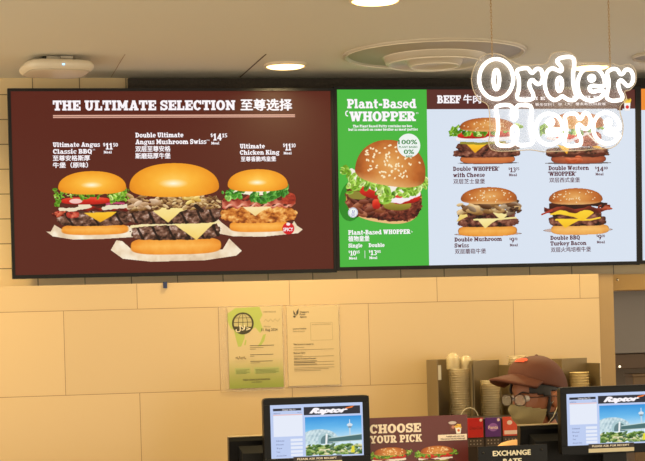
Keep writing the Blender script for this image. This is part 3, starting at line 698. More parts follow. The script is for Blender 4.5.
T.build('halal_badge', [em('badge_pale', (238, 244, 240), sample='NONE'), tg, tp], b2.pan, .0002)
p = Pic(614, 96, 632, 114, 4, 40)
p.put(p.poly([(616, 104), (623, 104), (622.5, 110.5), (617, 110.5)]), (88, 36, 30)); m_, _, _ = p.sup(619.5, 104, 3.6, 1.2); p.put(m_, (60, 22, 20))
for i in range(12): x_ = 625 + i * .45; p.put(p.strip([(x_, 104), (x_ + (i - 6) * .25, 98.5 + (i * 7 % 5) * .6)], 1.), (250, 206, 70))
p.put(p.poly([(624, 103), (630.8, 103), (630, 111), (624.6, 111)]), (245, 240, 238)); m_, _, _ = p.sup(627.4, 107, 1.7, 1.7); p.put(m_, (220, 40, 36))
p.mesh('side_order_picture', b2.pan, b2.B, .001)
zo = b3.B(640, 110)[1]
b3.panel([orange, white], [(0, zo, W_, 0), (0, -H_, W_, zo)])

# ================================================================== ceiling fittings
warm = (1., .76, .36)
def ceil_light(loc, r, label, power, group='round downlights in the ceiling'):
    t = empty('ceiling_light', loc); tag(t, label, 'ceiling light', group)
    MB().lathe([(r * .99, -.002), (r * 1.0, -.010), (r * 1.06, -.011), (r * 1.12, -.005), (r * 1.13, 0)], 40).build('trim_ring', pm('ring_paint', (224, 206, 176), .4), t)
    l = MB(); l.lathe([(.0001, -.016), (r * .5, -.0155), (r * .88, -.012), (r * .98, -.007), (r * .985, -.001)], 40); l.build('lens', MATS['lamp_lens'], t)
    ld = bpy.data.lights.new('lamp', 'AREA'); ld.shape = 'DISK'; ld.size = r * 1.6; ld.energy = power; ld.color = warm; ld.spread = math.radians(150)
    lo = bpy.data.objects.new('lamp', ld); COL.objects.link(lo); lo.parent = t; lo.location = (0, 0, -.02)
    return t
em('lamp_lens', (255, 214, 140), 6.)
LP = 12.5
c1 = atz(285.3, 64.3, CEIL); c2 = atz(375, -1.5, CEIL); c3 = atz(590, 65.5, CEIL)
ceil_light(c1, .072, 'round lit downlight over the dark brown menu screen', LP)
ceil_light(c2, .072, 'round lit downlight cut off by the top edge of the photo', LP)
ceil_light(c3, .072, 'round lit downlight half hidden behind the glowing word Order', LP)
for (x, y) in ((-.25, 6.3), (-.9, 4.9), (.35, 3.6), (2.2, 3.4), (4.2, 6.4), (4.2, 4.6), (1.2, 1.6), (-.9, 2.), (3.6, 2.)):  # unseen downlights added to light the room; the first brightens the upper left tiles
    ceil_light(Vector((x, y, CEIL)), .072, 'round lit downlight beyond the edge of the photo', LP)
# round air diffusers
def diffuser(c, r, label):
    t = empty('ceiling_vent', c); tag(t, label, 'ceiling vent', 'round ceiling air vents')
    wm = pm('vent_white', (200, 188, 166), .35, spec=.5)
    MB().lathe([(r * .93, -.001), (r * .94, -.006), (r * .985, -.009), (r, -.004), (r, 0)], 64).build('rim', wm, t)
    MB().lathe([(r * .95, -.001), (r * .93, -.003), (r * .58, -.013), (r * .56, -.016)], 64).build('outer_cone', pm('vent_cone', (170, 158, 138), .45), t)
    MB().lathe([(r * .56, -.010), (r * .535, -.034), (r * .51, -.040), (r * .485, -.036), (r * .46, -.026), (r * .31, -.026)], 64).build('cone_ring', wm, t)
    MB().lathe([(r * .31, -.024), (r * .285, -.044), (r * .265, -.049), (r * .245, -.045), (r * .22, -.036), (.0001, -.034)], 64).build('centre_disc', wm, t)
    for ra, zz in ((.965, -.009), (.56, -.015), (.51, -.040), (.31, -.026), (.265, -.049)):  # paler thin tubes paint the bright glints along the ring edges
        q = MB(); q.tube([(r * ra * math.cos(2 * PI * k / 64), r * ra * math.sin(2 * PI * k / 64), zz) for k in range(64)], .0028, 6, True); q.build('ring_edge', pm('vent_edge', (238, 228, 206), .25, spec=.7), t)
    return t
vc = atz(434.5, 53, CEIL)
diffuser(vc, .335, 'large round air vent with concentric rings in the ceiling')
vc2 = atz(672, 55, CEIL); diffuser(vc2, .15, 'small round vent rim at right edge of the ceiling')
# wifi access point
a = atz(56, 58.5, CEIL)
ap = empty('wifi_access_point', a, (0, 0, .15)); ap.scale = (.93, .93, 1); tag(ap, 'white rounded square wireless access point with blue status light under the ceiling', 'access point')
def rsq(r, n=40, e=4.):
    out = []
    for k in range(n):
        t = 2 * PI * k / n; c, s_ = math.cos(t), math.sin(t); q = (abs(c) ** e + abs(s_) ** e) ** (-1 / e); out.append((r * c * q, r * s_ * q))
    return out
def loft(levels, n=40, e=4.):
    q = MB(); vs = []
    for r, z in levels: vs += [(x, y, z) for x, y in rsq(r, n, e)]
    fs = [(i * n + k, i * n + (k + 1) % n, (i + 1) * n + (k + 1) % n, (i + 1) * n + k) for i in range(len(levels) - 1) for k in range(n)]
    fs.append(tuple((len(levels) - 1) * n + k for k in range(n))); fs.append(tuple(range(n))[::-1]); return q.add(vs, fs, 0, True)
apw = pm('ap_white', (222, 210, 186), .35)
loft([(.104, -.016), (.124, -.020), (.133, -.032), (.133, -.040), (.124, -.050), (.112, -.056), (.085, -.058), (.03, -.0585)]).build('body', apw, ap)
loft([(.06, 0), (.06, -.015)]).build('mount', pm('ap_mount', (24, 22, 20), .5), ap)
rng_ = MB(); rng_.tube([Vector((x, y, -.0535)) for x, y in rsq(.117, 48)], .0022, 6, True); rng_.build('rim_line', pm('ap_rim', (190, 176, 150), .4), ap)
q = MB(); q.box(-.004, -.136, -.042, .004, -.131, -.036, bev=.0015); q.build('status_light', em('blue_led', (150, 200, 255), 2.5), ap)
q = MB(); q.box(-.05, -.075, -.014, .02, -.062, -.003); q.box(.0, -.09, -.012, .045, -.076, -.003); q.build('cable_plug', pm('plug_white', (190, 180, 160), .5), ap)

# ================================================================== glowing sign
YS = 4.75
S0 = at(555, 100, YS)
sign = empty('neon_sign', S0); tag(sign, 'glowing white outline sign reading Order Here hung on two chains', 'neon sign')
def sg(px, py): p = at(px, py, YS) - S0; return (p.x, p.z)
def reg(x0, y0, sc, pts): return [(x0 + x / sc, y0 + y / sc) for x, y in pts]
def circ(cx, cy, rx, ry, n=14): return [(cx + rx * math.cos(2 * PI * k / n), cy + ry * math.sin(2 * PI * k / n)) for k in range(n)]
K = 9.22; K2 = 8.54
neon = [
 ('letter_o', [circ(496.2, 79, 17, 20, 18), circ(496.4, 79.6, 2.9, 9.6, 14)]),
 ('letter_r', [reg(510, 52, K, [(72, 165), (120, 150), (165, 152), (192, 185), (212, 190), (245, 155), (285, 165), (302, 215), (295, 270), (262, 297), (232, 280), (210, 258), (186, 268), (178, 300), (190, 340), (212, 385), (212, 425), (170, 442), (120, 442), (76, 432), (66, 400), (80, 350), (84, 290), (78, 230), (64, 195)])]),
 ('letter_d', [reg(540, 52, K, [(160, 92), (172, 62), (220, 48), (275, 44), (310, 65), (316, 120), (306, 200), (308, 290), (322, 360), (335, 410), (320, 440), (270, 442), (235, 425), (205, 408), (180, 425), (140, 442), (95, 425), (62, 375), (46, 310), (50, 235), (72, 175), (115, 150), (160, 168), (190, 178), (202, 160), (190, 125)]), reg(540, 52, K, circ(180, 298, 24, 62, 14))]),
 ('letter_e', [reg(570, 60, K, [(312, 240), (318, 190), (290, 120), (240, 78), (180, 72), (122, 98), (84, 155), (72, 228), (84, 300), (124, 352), (190, 374), (255, 362), (302, 325), (312, 288), (270, 284), (215, 292), (184, 278), (184, 248), (215, 238), (265, 242)]), reg(570, 60, K, circ(200, 168, 23, 22, 12))]),
 ('letter_r', [reg(600, 60, K, [(68, 115), (110, 84), (158, 88), (184, 125), (208, 128), (240, 88), (285, 100), (306, 155), (294, 215), (256, 238), (222, 210), (195, 186), (172, 205), (170, 240), (186, 290), (206, 330), (200, 362), (150, 374), (100, 372), (66, 350), (66, 310), (78, 250), (80, 190), (70, 150)])]),
 ('letter_h', [reg(490, 98, K2, [(58, 75), (110, 60), (165, 62), (190, 85), (188, 140), (196, 178), (214, 182), (226, 150), (222, 95), (240, 65), (290, 62), (340, 68), (358, 110), (350, 200), (352, 300), (366, 365), (345, 395), (290, 402), (240, 398), (222, 370), (234, 310), (232, 262), (212, 244), (190, 260), (188, 320), (204, 372), (184, 402), (120, 408), (68, 396), (58, 345), (70, 270), (66, 180), (52, 110)])]),
 ('letter_e', [reg(530, 98, K2, [(276, 262), (268, 205), (230, 155), (165, 135), (105, 150), (62, 208), (50, 280), (74, 350), (120, 388), (180, 398), (240, 372), (274, 322), (230, 310), (180, 316), (152, 302), (152, 274), (185, 266), (230, 270)]), reg(530, 98, K2, circ(176, 208, 22, 22, 12))]),
 ('letter_r', [[(565, 117), (569, 114), (576, 114.2), (579, 118.5), (581.3, 118.2), (584.5, 113), (589, 115), (590.8, 120.5), (589, 127), (585.5, 129), (582, 126.5), (579, 124.5), (577.2, 127.5), (579, 134), (581.2, 139.5), (580, 144.5), (574, 146), (568, 145.8), (564.6, 143.5), (564.8, 139), (566.2, 132), (566, 124)]]),
 ('letter_e', [reg(580, 98, K2, [(337, 262), (328, 200), (288, 148), (228, 124), (170, 138), (126, 192), (114, 262), (132, 330), (180, 374), (240, 390), (300, 368), (338, 322), (290, 308), (245, 308), (220, 296), (220, 274), (250, 264), (290, 266)]), reg(580, 98, K2, circ(240, 208, 22, 22, 12))]),
]
m, nt, b = new_mat('neon_white'); b.inputs['Base Color'].default_value = (.9, .9, .9, 1); b.inputs['Emission Color'].default_value = (1, .98, .97, 1); b.inputs['Emission Strength'].default_value = 1.35; MATS['neon'] = m
for nm, loops in neon:
    q = MB()
    for lp in loops:
        P = [Vector((*sg(x, y), 0)) for x, y in lp]; P = [Vector((p.x, 0, p.y)) for p in P]
        P = spline([(p.x, 0, p.z) for p in P], 5); q.tube(P, .0053, 10, True)
    q.build(nm, m, sign)
panel_px = [(491, 53), (502, 54), (512, 60), (522, 64.5), (536, 64), (548, 62.5), (553, 53), (566, 51), (575, 54), (580, 62), (592, 62), (604, 65), (612, 62.5), (622, 65.5), (631, 63.5), (637, 71), (637, 82), (631, 89.5), (626, 91), (628, 99), (622, 105), (621.5, 112), (624.5, 125), (622, 139), (613, 147.5), (598, 148.5), (585, 150), (570, 150.5), (556, 151), (545, 151.5), (532, 149.5), (515, 150.5), (497, 150.5), (490, 145), (491, 130), (489.5, 106), (480, 99), (474, 88), (473, 74), (480, 58)]
ol = spline([(*sg(x, y), 0) for x, y in panel_px], 3)
q = MB(); q.prism([(p.x, p.y) for p in ol], .008, .013)
m2, nt, b = new_mat('clear_acrylic'); out = nt.nodes['Material Output']
tr = nt.nodes.new('ShaderNodeBsdfTransparent'); df = nt.nodes.new('ShaderNodeBsdfDiffuse'); df.inputs[0].default_value = (.85, .85, .87, 1)
tl_ = nt.nodes.new('ShaderNodeBsdfGlossy'); tl_.inputs['Roughness'].default_value = .08
mx = nt.nodes.new('ShaderNodeMixShader'); mx.inputs[0].default_value = .08; nt.links.new(tr.outputs[0], mx.inputs[1]); nt.links.new(df.outputs[0], mx.inputs[2])
mx2 = nt.nodes.new('ShaderNodeMixShader'); mx2.inputs[0].default_value = .03; nt.links.new(mx.outputs[0], mx2.inputs[1]); nt.links.new(tl_.outputs[0], mx2.inputs[2])
nt.links.new(mx2.outputs[0], out.inputs[0]); MATS['acrylic'] = m2
q.build('acrylic_backing', m2, sign)
q = MB(); q.tube([(p.x, .0105, p.y) for p in ol], .0012, 6, True); q.build('backing_edge', pm('acrylic_edge', (214, 196, 166), .2), sign)
chain_m = pm('chain_metal', (176, 146, 100), .4, .2)
for (px, py, px2) in ((493.3, 54, 490.3), (611.5, 64, 610)):
    x, z = sg(px, py); top = CEIL - S0.z; x2 = x + (sg(px2, 0)[0] - sg(px, 0)[0]) * 0
    q = MB(); n = int((top - z) / .0085)
    q.tube([(x, .0105, z - .006), (x, .0105, z + .004)], .002, 6)
    for k in range(n):
        zc = z + .004 + (k + .5) * (top - z - .004) / n; ang = 0 if k % 2 else PI / 2
        ring = [(x + .0022 * math.cos(t) * math.cos(ang), .0105 + .0022 * math.cos(t) * math.sin(ang), zc + .006 * math.sin(t)) for t in [2 * PI * j / 8 for j in range(8)]]
        q.tube(ring, .0008, 5, True)
    q.build('chain', chain_m, sign)
    q = MB(); q.lathe([(.0001, -.01), (.012, -.008), (.014, 0)], 20, (x, .0105, top)); q.build('ceiling_hook', pm('hook_plate', (200, 184, 156), .4), sign)

# ================================================================== certificates on the tiled wall
YC = Y_LOW - .004
def sheet(px0, py0, px1, py1):
    a, b = at(px0, py0, YC), at(px1, py1, YC); return a, b.x - a.x, a.z - b.z
plastic = pm('clear_sleeve', (236, 216, 176), .12, spec=.6, alpha=.22)
paper_c = pm('cream_paper', (214, 190, 144), .55); ink = pm('grey_ink', (84, 74, 56), .6); inkl = pm('pale_ink', (150, 132, 96), .6); gr = pm('green_print', (146, 166, 72), .55); grd = pm('dark_green_ink', (70, 88, 40), .6)
Cx, cw, chh = sheet(227.3, 307.5, 283.8, 387)
ce = empty('halal_certificate', Cx); tag(ce, 'green and cream halal certificate with world map and round emblem taped to tiles', 'certificate')
q = MB(); q.box(-.034, .0005, -chh - .012, cw + .006, .003, .006); q.build('plastic_sleeve', plastic, ce)
p = Pic(0, 0, 56, 80, 4, 50, bg=(212, 190, 142))
t_ = np.clip((p.Y - 50) / 28, 0, 1)[..., None]; p.rgb = p.rgb * (1 - t_) + np.array((146, 156, 66)) * t_
GMc = (178, 190, 92)
p.put(p.poly([(0, 6), (8, 1), (33, 0), (36, 8), (33, 13), (36, 22), (33, 26), (28, 20), (22, 24), (12, 24), (3, 21), (0, 14)]), GMc)
p.put(p.poly([(6, 22), (17, 24), (17, 30), (13, 39), (10, 39), (8, 31)]), GMc); p.put(p.poly([(36, 28), (39, 27), (37, 34), (33, 39), (30, 39), (33, 35)]), GMc); p.put(p.strip([(18, 33), (17, 37)], 1.4), GMc)
p.put(p.poly([(6, 60), (22, 60), (22, 66), (6, 66)]) * .35, (150, 180, 100)); p.put(p.poly([(26, 60), (52, 60), (52, 66), (26, 66)]) * .35, (150, 180, 100))
fnc = lambda x, y: (x / 56 * cw, -y / 80 * chh)
pp = p.mesh('paper', ce, fnc, -.0008, emit=False)
T = Letters()
def cf(x, y): return fnc(x, y)
ex, ez = cf(15.5, 16); er = 11.2 / 56 * cw
T.ell(ex, ez, er, er, 0, 40); T.ell(ex, ez, er * .88, er * .88, 1, 40)
for rr_ in (.88, .45): T.arc(ex, ez, er * rr_, er * .88, 0, 360, er * .05, er * .02, 0, 36)
T.line(ex, ez - er * .88, ex, ez + er * .88, er * .05); T.line(ex - er * .88, ez + er * .1, ex + er * .88, ez + er * .1, er * .05); T.line(ex - er * .75, ez + er * .5, ex + er * .75, ez + er * .5, er * .04)
T.build('emblem', [pm('emblem_ink', (70, 64, 40), .6), pm('emblem_ground', (196, 184, 128), .6)], pp, -.0004)
T = Letters(); T.quad([(ex + er * .95 * math.cos(math.radians(a_)), ez + er * .95 * math.sin(math.radians(a_))) for a_ in range(195, 346, 8)], 0)
T.font('\uFEDD\uFEFC\uFEA3', ex, ez - er * .78, er * .62, er * 1.35, 1, align='C', bold=.02)
T.build('emblem_script', [MATS['emblem_ink'], pm('script_cream', (240, 230, 196), .6)], pp, -.0008)
T = Letters()
def tx(T, cf, txt, x0, x1, y, h, mi=0, **k): a_, z_ = cf(x0, y); b_, _ = cf(x1, y); T.font(txt, a_, z_, cf(0, y - h)[1] - z_, b_ - a_, mi, **k)
tx(T, cf, 'CERTIFICATE', 37, 50, 6, 1.4, 1); tx(T, cf, '31 Aug 2024', 34, 51, 24, 2.6, 0)
tx(T, cf, 'Date of issue', 37, 44, 20, 1.2, 1)
for (x0, x1, y) in ((22, 47, 38.5), (22, 28, 42), (22, 36, 40.5), (22, 46, 47.5), (22, 26, 49), (22, 45, 54), (22, 32, 55.5)):
    a_, z_ = cf(x0, y); b_, _ = cf(x1, y); T.rect(a_, z_, b_, z_ + .0022, 0 if x1 > 40 else 1)
for k in range(9): a_, z_ = cf(7 + k * 1.2, 50.5 + (k * 7 % 3) * .5); T.rect(a_, z_, a_ + .0035, z_ + .006 + .003 * (k % 2), 1)
a0, z0_ = cf(37, 15)
for k in range(7): T.line(a0 + k * .009, z0_ + (k % 2) * .008, a0 + (k + 1) * .009, z0_ + ((k + 1) % 2) * .011, .0012, 1)
tx(T, cf, 'MAJLIS UGAMA ISLAM SINGAPURA', 14, 42, 72.5, 1.7, 0, bold=.03); tx(T, cf, 'HALAL CERTIFICATE', 23, 33, 74.8, 1.2, 0)
for k in range(4):
    for (x0, x1) in ((7, 21), (27, 51)): a_, z_ = cf(x0, 62 + k * 1.2); b_, _ = cf(x1 - (k % 2) * 3, 62); T.rect(a_, z_, b_, z_ + .0012, 2)
T.build('lettering', [ink, inkl, grd], pp, -.0004)
Cx, cw2, ch2 = sheet(286.6, 306.8, 340.3, 384.5)
ce2 = empty('food_agency_certificate', Cx); tag(ce2, 'cream food agency certificate with small leaf logo, taped to tiles beside the green one', 'certificate')
q = MB(); q.box(-.004, .0005, -ch2 - .006, cw2 + .006, .003, .006); q.build('plastic_sleeve', plastic, ce2)
q = MB(); q.box(0, -.0008, -ch2, cw2, .0002, 0); pp = q.build('paper', paper_c, ce2)
cf2 = lambda x, y: (x / 54 * cw2, -y / 78 * ch2)
T = Letters()
for i, t in enumerate(('Singapore', 'Food', 'Agency')): tx(T, cf2, t, 13.5, 23 - (2.5 if i else 0) - (1.5 if i == 1 else 0), 6.2 + i * 2.4, 1.8, 0, bold=.03)
a_, z_ = cf2(6.5, 6); T.quad([(a_, z_ + .01), (a_ + .006, z_ + .002), (a_ + .012, z_ - .012), (a_ + .002, z_ - .006)], 0); T.quad([(a_ + .012, z_ - .012), (a_ + .013, z_ + .004), (a_ + .022, z_ + .016), (a_ + .021, z_ - .002)], 0); T.ell(a_ + .005, z_ - .015, .005, .004, 0)
tx(T, cf2, 'Licence Number', 6, 20, 22.5, 1.7, 0); tx(T, cf2, 'Date of Expiry', 6, 18, 24.8, 1.2, 1)
for (x0, y0, x1, y1) in ((24.3, 16.2, 47.3, 16.4), (24.3, 33.5, 47.3, 33.7), (24.3, 16.2, 24.5, 33.7), (47.1, 16.2, 47.3, 33.7)):
    a_, z_ = cf2(x0, y1); b_, c_ = cf2(x1, y0); T.rect(a_, z_, b_, c_, 1)
tx(T, cf2, 'SCAN FOR DETAILS', 26, 46, 18.4, .9, 1)
for t, x1, y, w in (('This licence is issued to', 27, 37.8, 0), ('Business Name', 18, 46.3, 0), ('Address of Licensed Premises', 29, 52, 0)): tx(T, cf2, t, 6, x1, y, 1.5, 0, bold=.03)
for (x0, x1, y, mi) in ((6, 17, 40.5, 1), (6, 48, 42.8, 1), (6, 15, 48.7, 1), (6, 48, 49.6, 1), (6, 30, 54, 0), (6, 28, 55.6, 0), (6, 30, 57.2, 0), (6, 48, 55, 1), (6, 48, 58, 1), (6, 48, 60.6, 1), (6, 42, 62, 1), (6, 34, 63.4, 1)):
    a_, z_ = cf2(x0, y); b_, _ = cf2(x1, y); T.rect(a_, z_, b_, z_ + .0018, mi)
T.build('lettering', [ink, inkl], pp, -.0012)
# bit of dark blue tape
a = at(165.2, 285, Y_LOW - .003)
q = MB(); q.box(-.0075, -.002, -.012, .0075, .0025, .012); tp_ = q.build('tape_tab', pm('navy_tape', (36, 50, 92), .5), None, a); tag(tp_, 'small dark blue tape tab on the wall below the brown menu screen', 'tape')

# ================================================================== front counter and its things
YK = 5.55   # counter-top things
CT = 1.08
wt = MB(); wt.box(-1.6, YK - .45, CT - .04, 4.6, YK + .235, CT, bev=.004); wt = wt.build('counter_worktop', pm('worktop_stone', (92, 74, 58), .25, var=.2, vscale=30)); tag(wt, 'long brown service counter worktop carrying the till screens', 'counter')
cb = MB(); cb.box(-1.58, YK - .42, 0, 4.58, YK + .12, CT - .0405, bev=.004); cb = cb.build('counter_cabinet', pm('counter_panel', (110, 72, 44), .4, var=.1)); tag(cb, 'brown panelled counter base below the service worktop', 'counter')
blk = pm('monitor_black', (7, 7, 8), .35, spec=.22); blk2 = pm('stand_black', (12, 12, 13), .5, spec=.3)
Y_M = YK
def customer_display(px, py, label):
    """px,py: top left corner of the lit screen in the photo"""
    o = at(px, py, Y_M)
    t = empty('customer_display', (o.x + .14, Y_M + .04, CT)); tag(t, label, 'customer screen', 'customer-facing screens on the counter')
    dx, dz = -.14, o.z - CT       # local offset of the screen's top-left
    sw, sh = .2925, .1655
    def P(x, z): return (dx + x, dz + z)
    c = MB(); bz = .020
    prof = [P(*q_) for q_ in rrect(-.0215, -sh - .03, sw + .022, bz + .002, .012)]
    c.prism(prof, -.036, -.006); inner = [P(*q_) for q_ in rrect(.01, -sh - .01, sw - .01, bz - .012, .01)]; c.prism(inner, -.006, .02)
    # front rim
    for (x0, z0, x1, z1) in ((-.0205, 0.0005, sw + .021, bz), (-.0205, -sh - .028, sw + .021, -sh - .0005), (-.0205, -sh, -.0005, 0), (sw + .0005, -sh, sw + .021, 0)):
        a_, b_ = P(x0, z0), P(x1, z1); c.box(a_[0], -.0385, a_[1], b_[0], -.0355, b_[1], bev=.001)
    c.build('casing', blk, t)
    s_ = MB(); a_, b_ = P(0, -sh), P(sw, 0); s_.box(a_[0], -.0372, a_[1], b_[0], -.0361, b_[1]); scr = s_.build('screen', em('till_pale_blue', (188, 204, 240)), t)
    def fn(x, y): return P(x / 93 * sw, -y / 53 * sh)
    T = Letters()
    def rc(x0, y0, x1, y1, mi): a_, z_ = fn(x0, y1); b_, c_ = fn(x1, y0); T.rect(a_, z_, b_, c_, mi)
    rc(2.8, 3.6, 31, 6, 0); rc(33.5, 3, 90.5, 11, 0)
    rc(2.8, 10.6, 32, 31.5, 1); rc(2.8, 9.6, 32, 10.4, 2)
    for k, y in enumerate((35.2, 39, 42.8, 46.6, 50)): rc(19.5, y - 1.3, 31.5, y + 1.3, 1)
    T.build('form_panels', [em('till_dark', (46, 46, 56), sample='NONE'), em('till_white', (228, 234, 248), sample='NONE'), em('till_peach', (240, 190, 180), sample='NONE')], scr, -.0374)
    T = Letters()
    for t_, x0, x1, y, h, mi in (('Changi City T3', 12, 25, 5.6, 1.4, 0), ('ORDER NO', 3.2, 10, 9, 1.2, 1), ('10:24', 27, 31, 8.6, 1, 1), ('Subtotal', 5, 13, 36.2, 1.4, 1), ('Discount', 5, 12.5, 39.8, 1.4, 1), ('Tax', 5, 11, 43.6, 1.4, 1), ('Total', 5, 8.5, 47.2, 1.4, 1), ('Amount Due', 5, 15, 50.9, 1.4, 1)):
        a_, z_ = fn(x0, y); b_, _ = fn(x1, y); T.font(t_, a_, z_, -fn(0, h)[1] + fn(0, 0)[1], b_ - a_, mi, bold=.01)
    a_, z_ = fn(40, 9.3); b_, _ = fn(77, 9.2); T.font('Raptor', a_, z_, -fn(0, 5.2)[1] + fn(0, 0)[1], b_ - a_, 0, bold=.085, shear=.5)
    T.build('lettering', [tw, em('till_ink', (90, 100, 150), sample='NONE')], scr, -.0378)
    T = Letters(); a_, z_ = fn(40.8, 9.0); b_, _ = fn(76.6, 9); T.font('Raptor', a_, z_, -fn(0, 4.6)[1] + fn(0, 0)[1], b_ - a_, 0, bold=.012, shear=.5)
    a_, z_ = fn(75, 6); T.quad([(a_, z_), (a_ + .004, z_ + .004), (a_ + .03, z_ + .0095), (a_ + .022, z_ + .003)], 1)
    T.build('logo_inline', [MATS['till_dark'], em('swoosh_orange', (240, 120, 50), sample='NONE')], scr, -.0381)
    # airport picture
    p = Pic(34.5, 13, 91.5, 51.5, 3.4, 77, bg=(90, 170, 230))
    v = (p.Y - 13) / 38.5; p.rgb = ramp(v * 1.5 + .12 * fbm(p.X, p.Y * 2.5, 12, 4), (40, 138, 216), (104, 184, 236), (210, 232, 246))
    p.put(p.strip([(79.5, 24), (79.5, 40)], 1.3), (196, 214, 226)); m_, _, _ = p.sup(79.5, 22.2, 3, 1.8, 1.6); p.put(m_, (214, 226, 236)); p.put(p.strip([(79.5, 17), (79.5, 21)], .7), (226, 234, 240)); m_, _, _ = p.sup(79.5, 24.3, 2, 1); p.put(m_, (130, 150, 166))
    m_, u, v2 = p.sup(48, 38, 20, 12.5, 2.2); m_ = m_ * (p.Y < 40); p.put(m_, ramp(fbm(p.X, p.Y, 2, 8) * .7 + .25 * np.sin(p.X * 1.6 + p.Y) * .4 + .2, (120, 150, 166), (190, 214, 222), (236, 246, 248)))
    m_, _, _ = p.sup(56, 38, 8.5, 8.5); m_ = m_ * (p.Y < 40); p.put(m_, (168, 200, 206)); m_, _, _ = p.sup(56, 38, 6.2, 6.6); m_ = m_ * (p.Y < 40); p.put(m_, (96, 128, 134)); p.put(p.strip([(56, 31), (55, 43)], 2), (236, 240, 240))
    p.put(p.poly([(58, 35), (92, 31.5), (92, 37.5), (58, 38.5)]), (74, 110, 112)); p.put(p.strip([(58, 34.6), (92, 31.6)], .8), (196, 220, 220)); p.put(p.strip([(58, 38.6), (92, 37.8)], .6), (180, 196, 190))
    p.bits(34, 92, 41.5, 51.5, 2.4, 210, [(76, 112, 44), (112, 146, 70), (50, 84, 34), (160, 180, 100), (210, 206, 160), (90, 120, 90)]); p.put(p.poly([(80, 50), (81, 43), (83.5, 43), (84, 50)]), (226, 216, 60))
    p.mesh('airport_picture', scr, fn, -.0376)
    # sticker on the lower rim
    st = MB(); a_ = P(.0685, -sh - .0235); b_ = P(.222, -sh + .003)
    st.box(a_[0], -.0398, a_[1] + .012, b_[0], -.0386, b_[1]); st.box(a_[0], -.0398, a_[1] - .001, b_[0], -.0386, a_[1] + .0115, 1)
    so = st.build('receipt_sticker', [pm('sticker_dark', (40, 30, 26), .4), pm('sticker_cream', (214, 204, 172), .5)], t)
    T = Letters(); T.font('PLEASE ASK FOR RECEIPT', a_[0] + .012, a_[1] + .0165, .0062, .125, 0, bold=.03); T.build('lettering', pm('sticker_white', (240, 232, 214), .5), so, -.0402)
    s2 = MB(); zb = dz - sh - .03
    s2.box(-.02, -.03, .01, .06, .0, zb + .03, bev=.003); s2.box(-.10, -.12, 0, .10, .025, .012, bev=.003); s2.build('stand', blk2, t)
    return t
customer_display(270.2, 405.4, 'left customer screen with airport picture, beside the maroon burger sign')
customer_display(566.8, 394.2, 'right customer screen with airport picture, in front of the person in the cap')

def till_back(px0, py0, px1, label, h=.3):
    Yt = YK + .17
    a, b = at(px0, py0, Yt), at(px1, py0 - 2, Yt); w = b.x - a.x; zt = a.z - CT
    t = empty('cashier_terminal', (a.x + w / 2, Yt + .03, CT)); tag(t, label, 'till monitor', 'cashier till monitors seen from behind')
    c = MB(); x0, x1 = -w / 2, w / 2; top = zt; bot = zt - .21
    # screen slab leaning back; its rear faces the camera
    L_ = MB(); pts = [(-.02, bot), (-.05, top - .012), (-.044, top), (-.015, top), (.0, bot)]
    n = len(pts); vs = [(x0, y, z) for y, z in pts] + [(x1, y, z) for y, z in pts]
    fs = [tuple(range(n)), tuple(range(2 * n - 1, n - 1, -1))] + [(i, (i + 1) % n, (i + 1) % n + n, i + n) for i in range(n)]
    L_.add(vs, fs); L_.build('casing', blk, t)
    hsg = MB(); pts = [(-.019, bot + .012), (-.07, bot + .02), (-.082, top - .05), (-.048, top - .028)]
    n = 4; vs = [(x0 + .03 + .008 * (i in (1, 2)), y, z) for i, (y, z) in enumerate(pts)] + [(x1 - .03 - .008 * (i in (1, 2)), y, z) for i, (y, z) in enumerate(pts)]
    fs = [tuple(range(n)), tuple(range(2 * n - 1, n - 1, -1))] + [(i, (i + 1) % n, (i + 1) % n + n, i + n) for i in range(n)]
    hsg.add(vs, fs); hsg.build('rear_housing', pm('housing_black', (13, 13, 13), .5, spec=.3), t)
    e = MB(); e.box(x0, -.046, top, x1, -.012, top + .004, bev=.0015); e.build('edge_trim', pm('trim_silver', (176, 158, 124), .35, .3), t)  # beige strip paints the highlight along the casing's top edge
    g = MB(); g.box(-.025, -.04, .01, .025, -.015, bot + .03, bev=.003); g.box(-.09, -.09, 0, .09, .03, .014, bev=.004); g.build('foot', blk2, t)
    return t
till_back(228, 437.5, 312, 'black till monitor seen from behind, left of the left customer screen')
till_back(518.5, 426, 603, 'black till monitor seen from behind, just below the masked face')

# burger sign
YB = YK - .02
a = at(353, 418.8, YB + .095); bq = at(467.2, 417.6, YB + .095)
w = bq.x - a.x; zt = (a.z + at(467.2, 417.6, YB + .095).z) / 2 + .005
sgn = empty('promotion_sign', (a.x + w / 2, YB + .095, CT)); tag(sgn, 'maroon counter sign reading CHOOSE YOUR PICK above burger pictures', 'sign')
hh = zt - CT
q = MB(); q.box(-w / 2, 0, .006, w / 2, .004, hh); sp = q.build('panel', pm('sign_maroon', (98, 38, 34), .35), sgn)
q = MB(); q.box(-w / 2 + .02, -.004, 0, w / 2 - .02, .06, .006); q.box(-w / 2, .0045, .006, w / 2, .007, .04); q.build('sign_foot', pm('clear_plastic_foot', (210, 205, 195), .1, alpha=.35), sgn)
SO = Vector((a.x + w / 2, YB + .095, CT))
def sf(px, py): p_ = at(px, py, YB + .095) - SO; return (p_.x, p_.z)
T = Letters()
for t_, x0, x1, y, h in (('CHOOSE', 369.8, 421, 433.8, 9), ('YOUR PICK', 370, 422, 443.6, 7.6)):
    a_, z_ = sf(x0, y); b_, _ = sf(x1, y); T.slab(t_, a_, z_, sf(x0, y - h)[1] - z_, b_ - a_, 0)
T.build('headline_lettering', pm('sign_cream', (248, 232, 212), .5), sp, -.0012)
T = Letters(); a_, z_ = sf(438, 440.9); b_, c_ = sf(467, 433.8); T.rect(a_, z_, b_ - .001, c_, 0); T.build('note_strip', MATS['sign_cream'], sp, -.0010)
T = Letters()
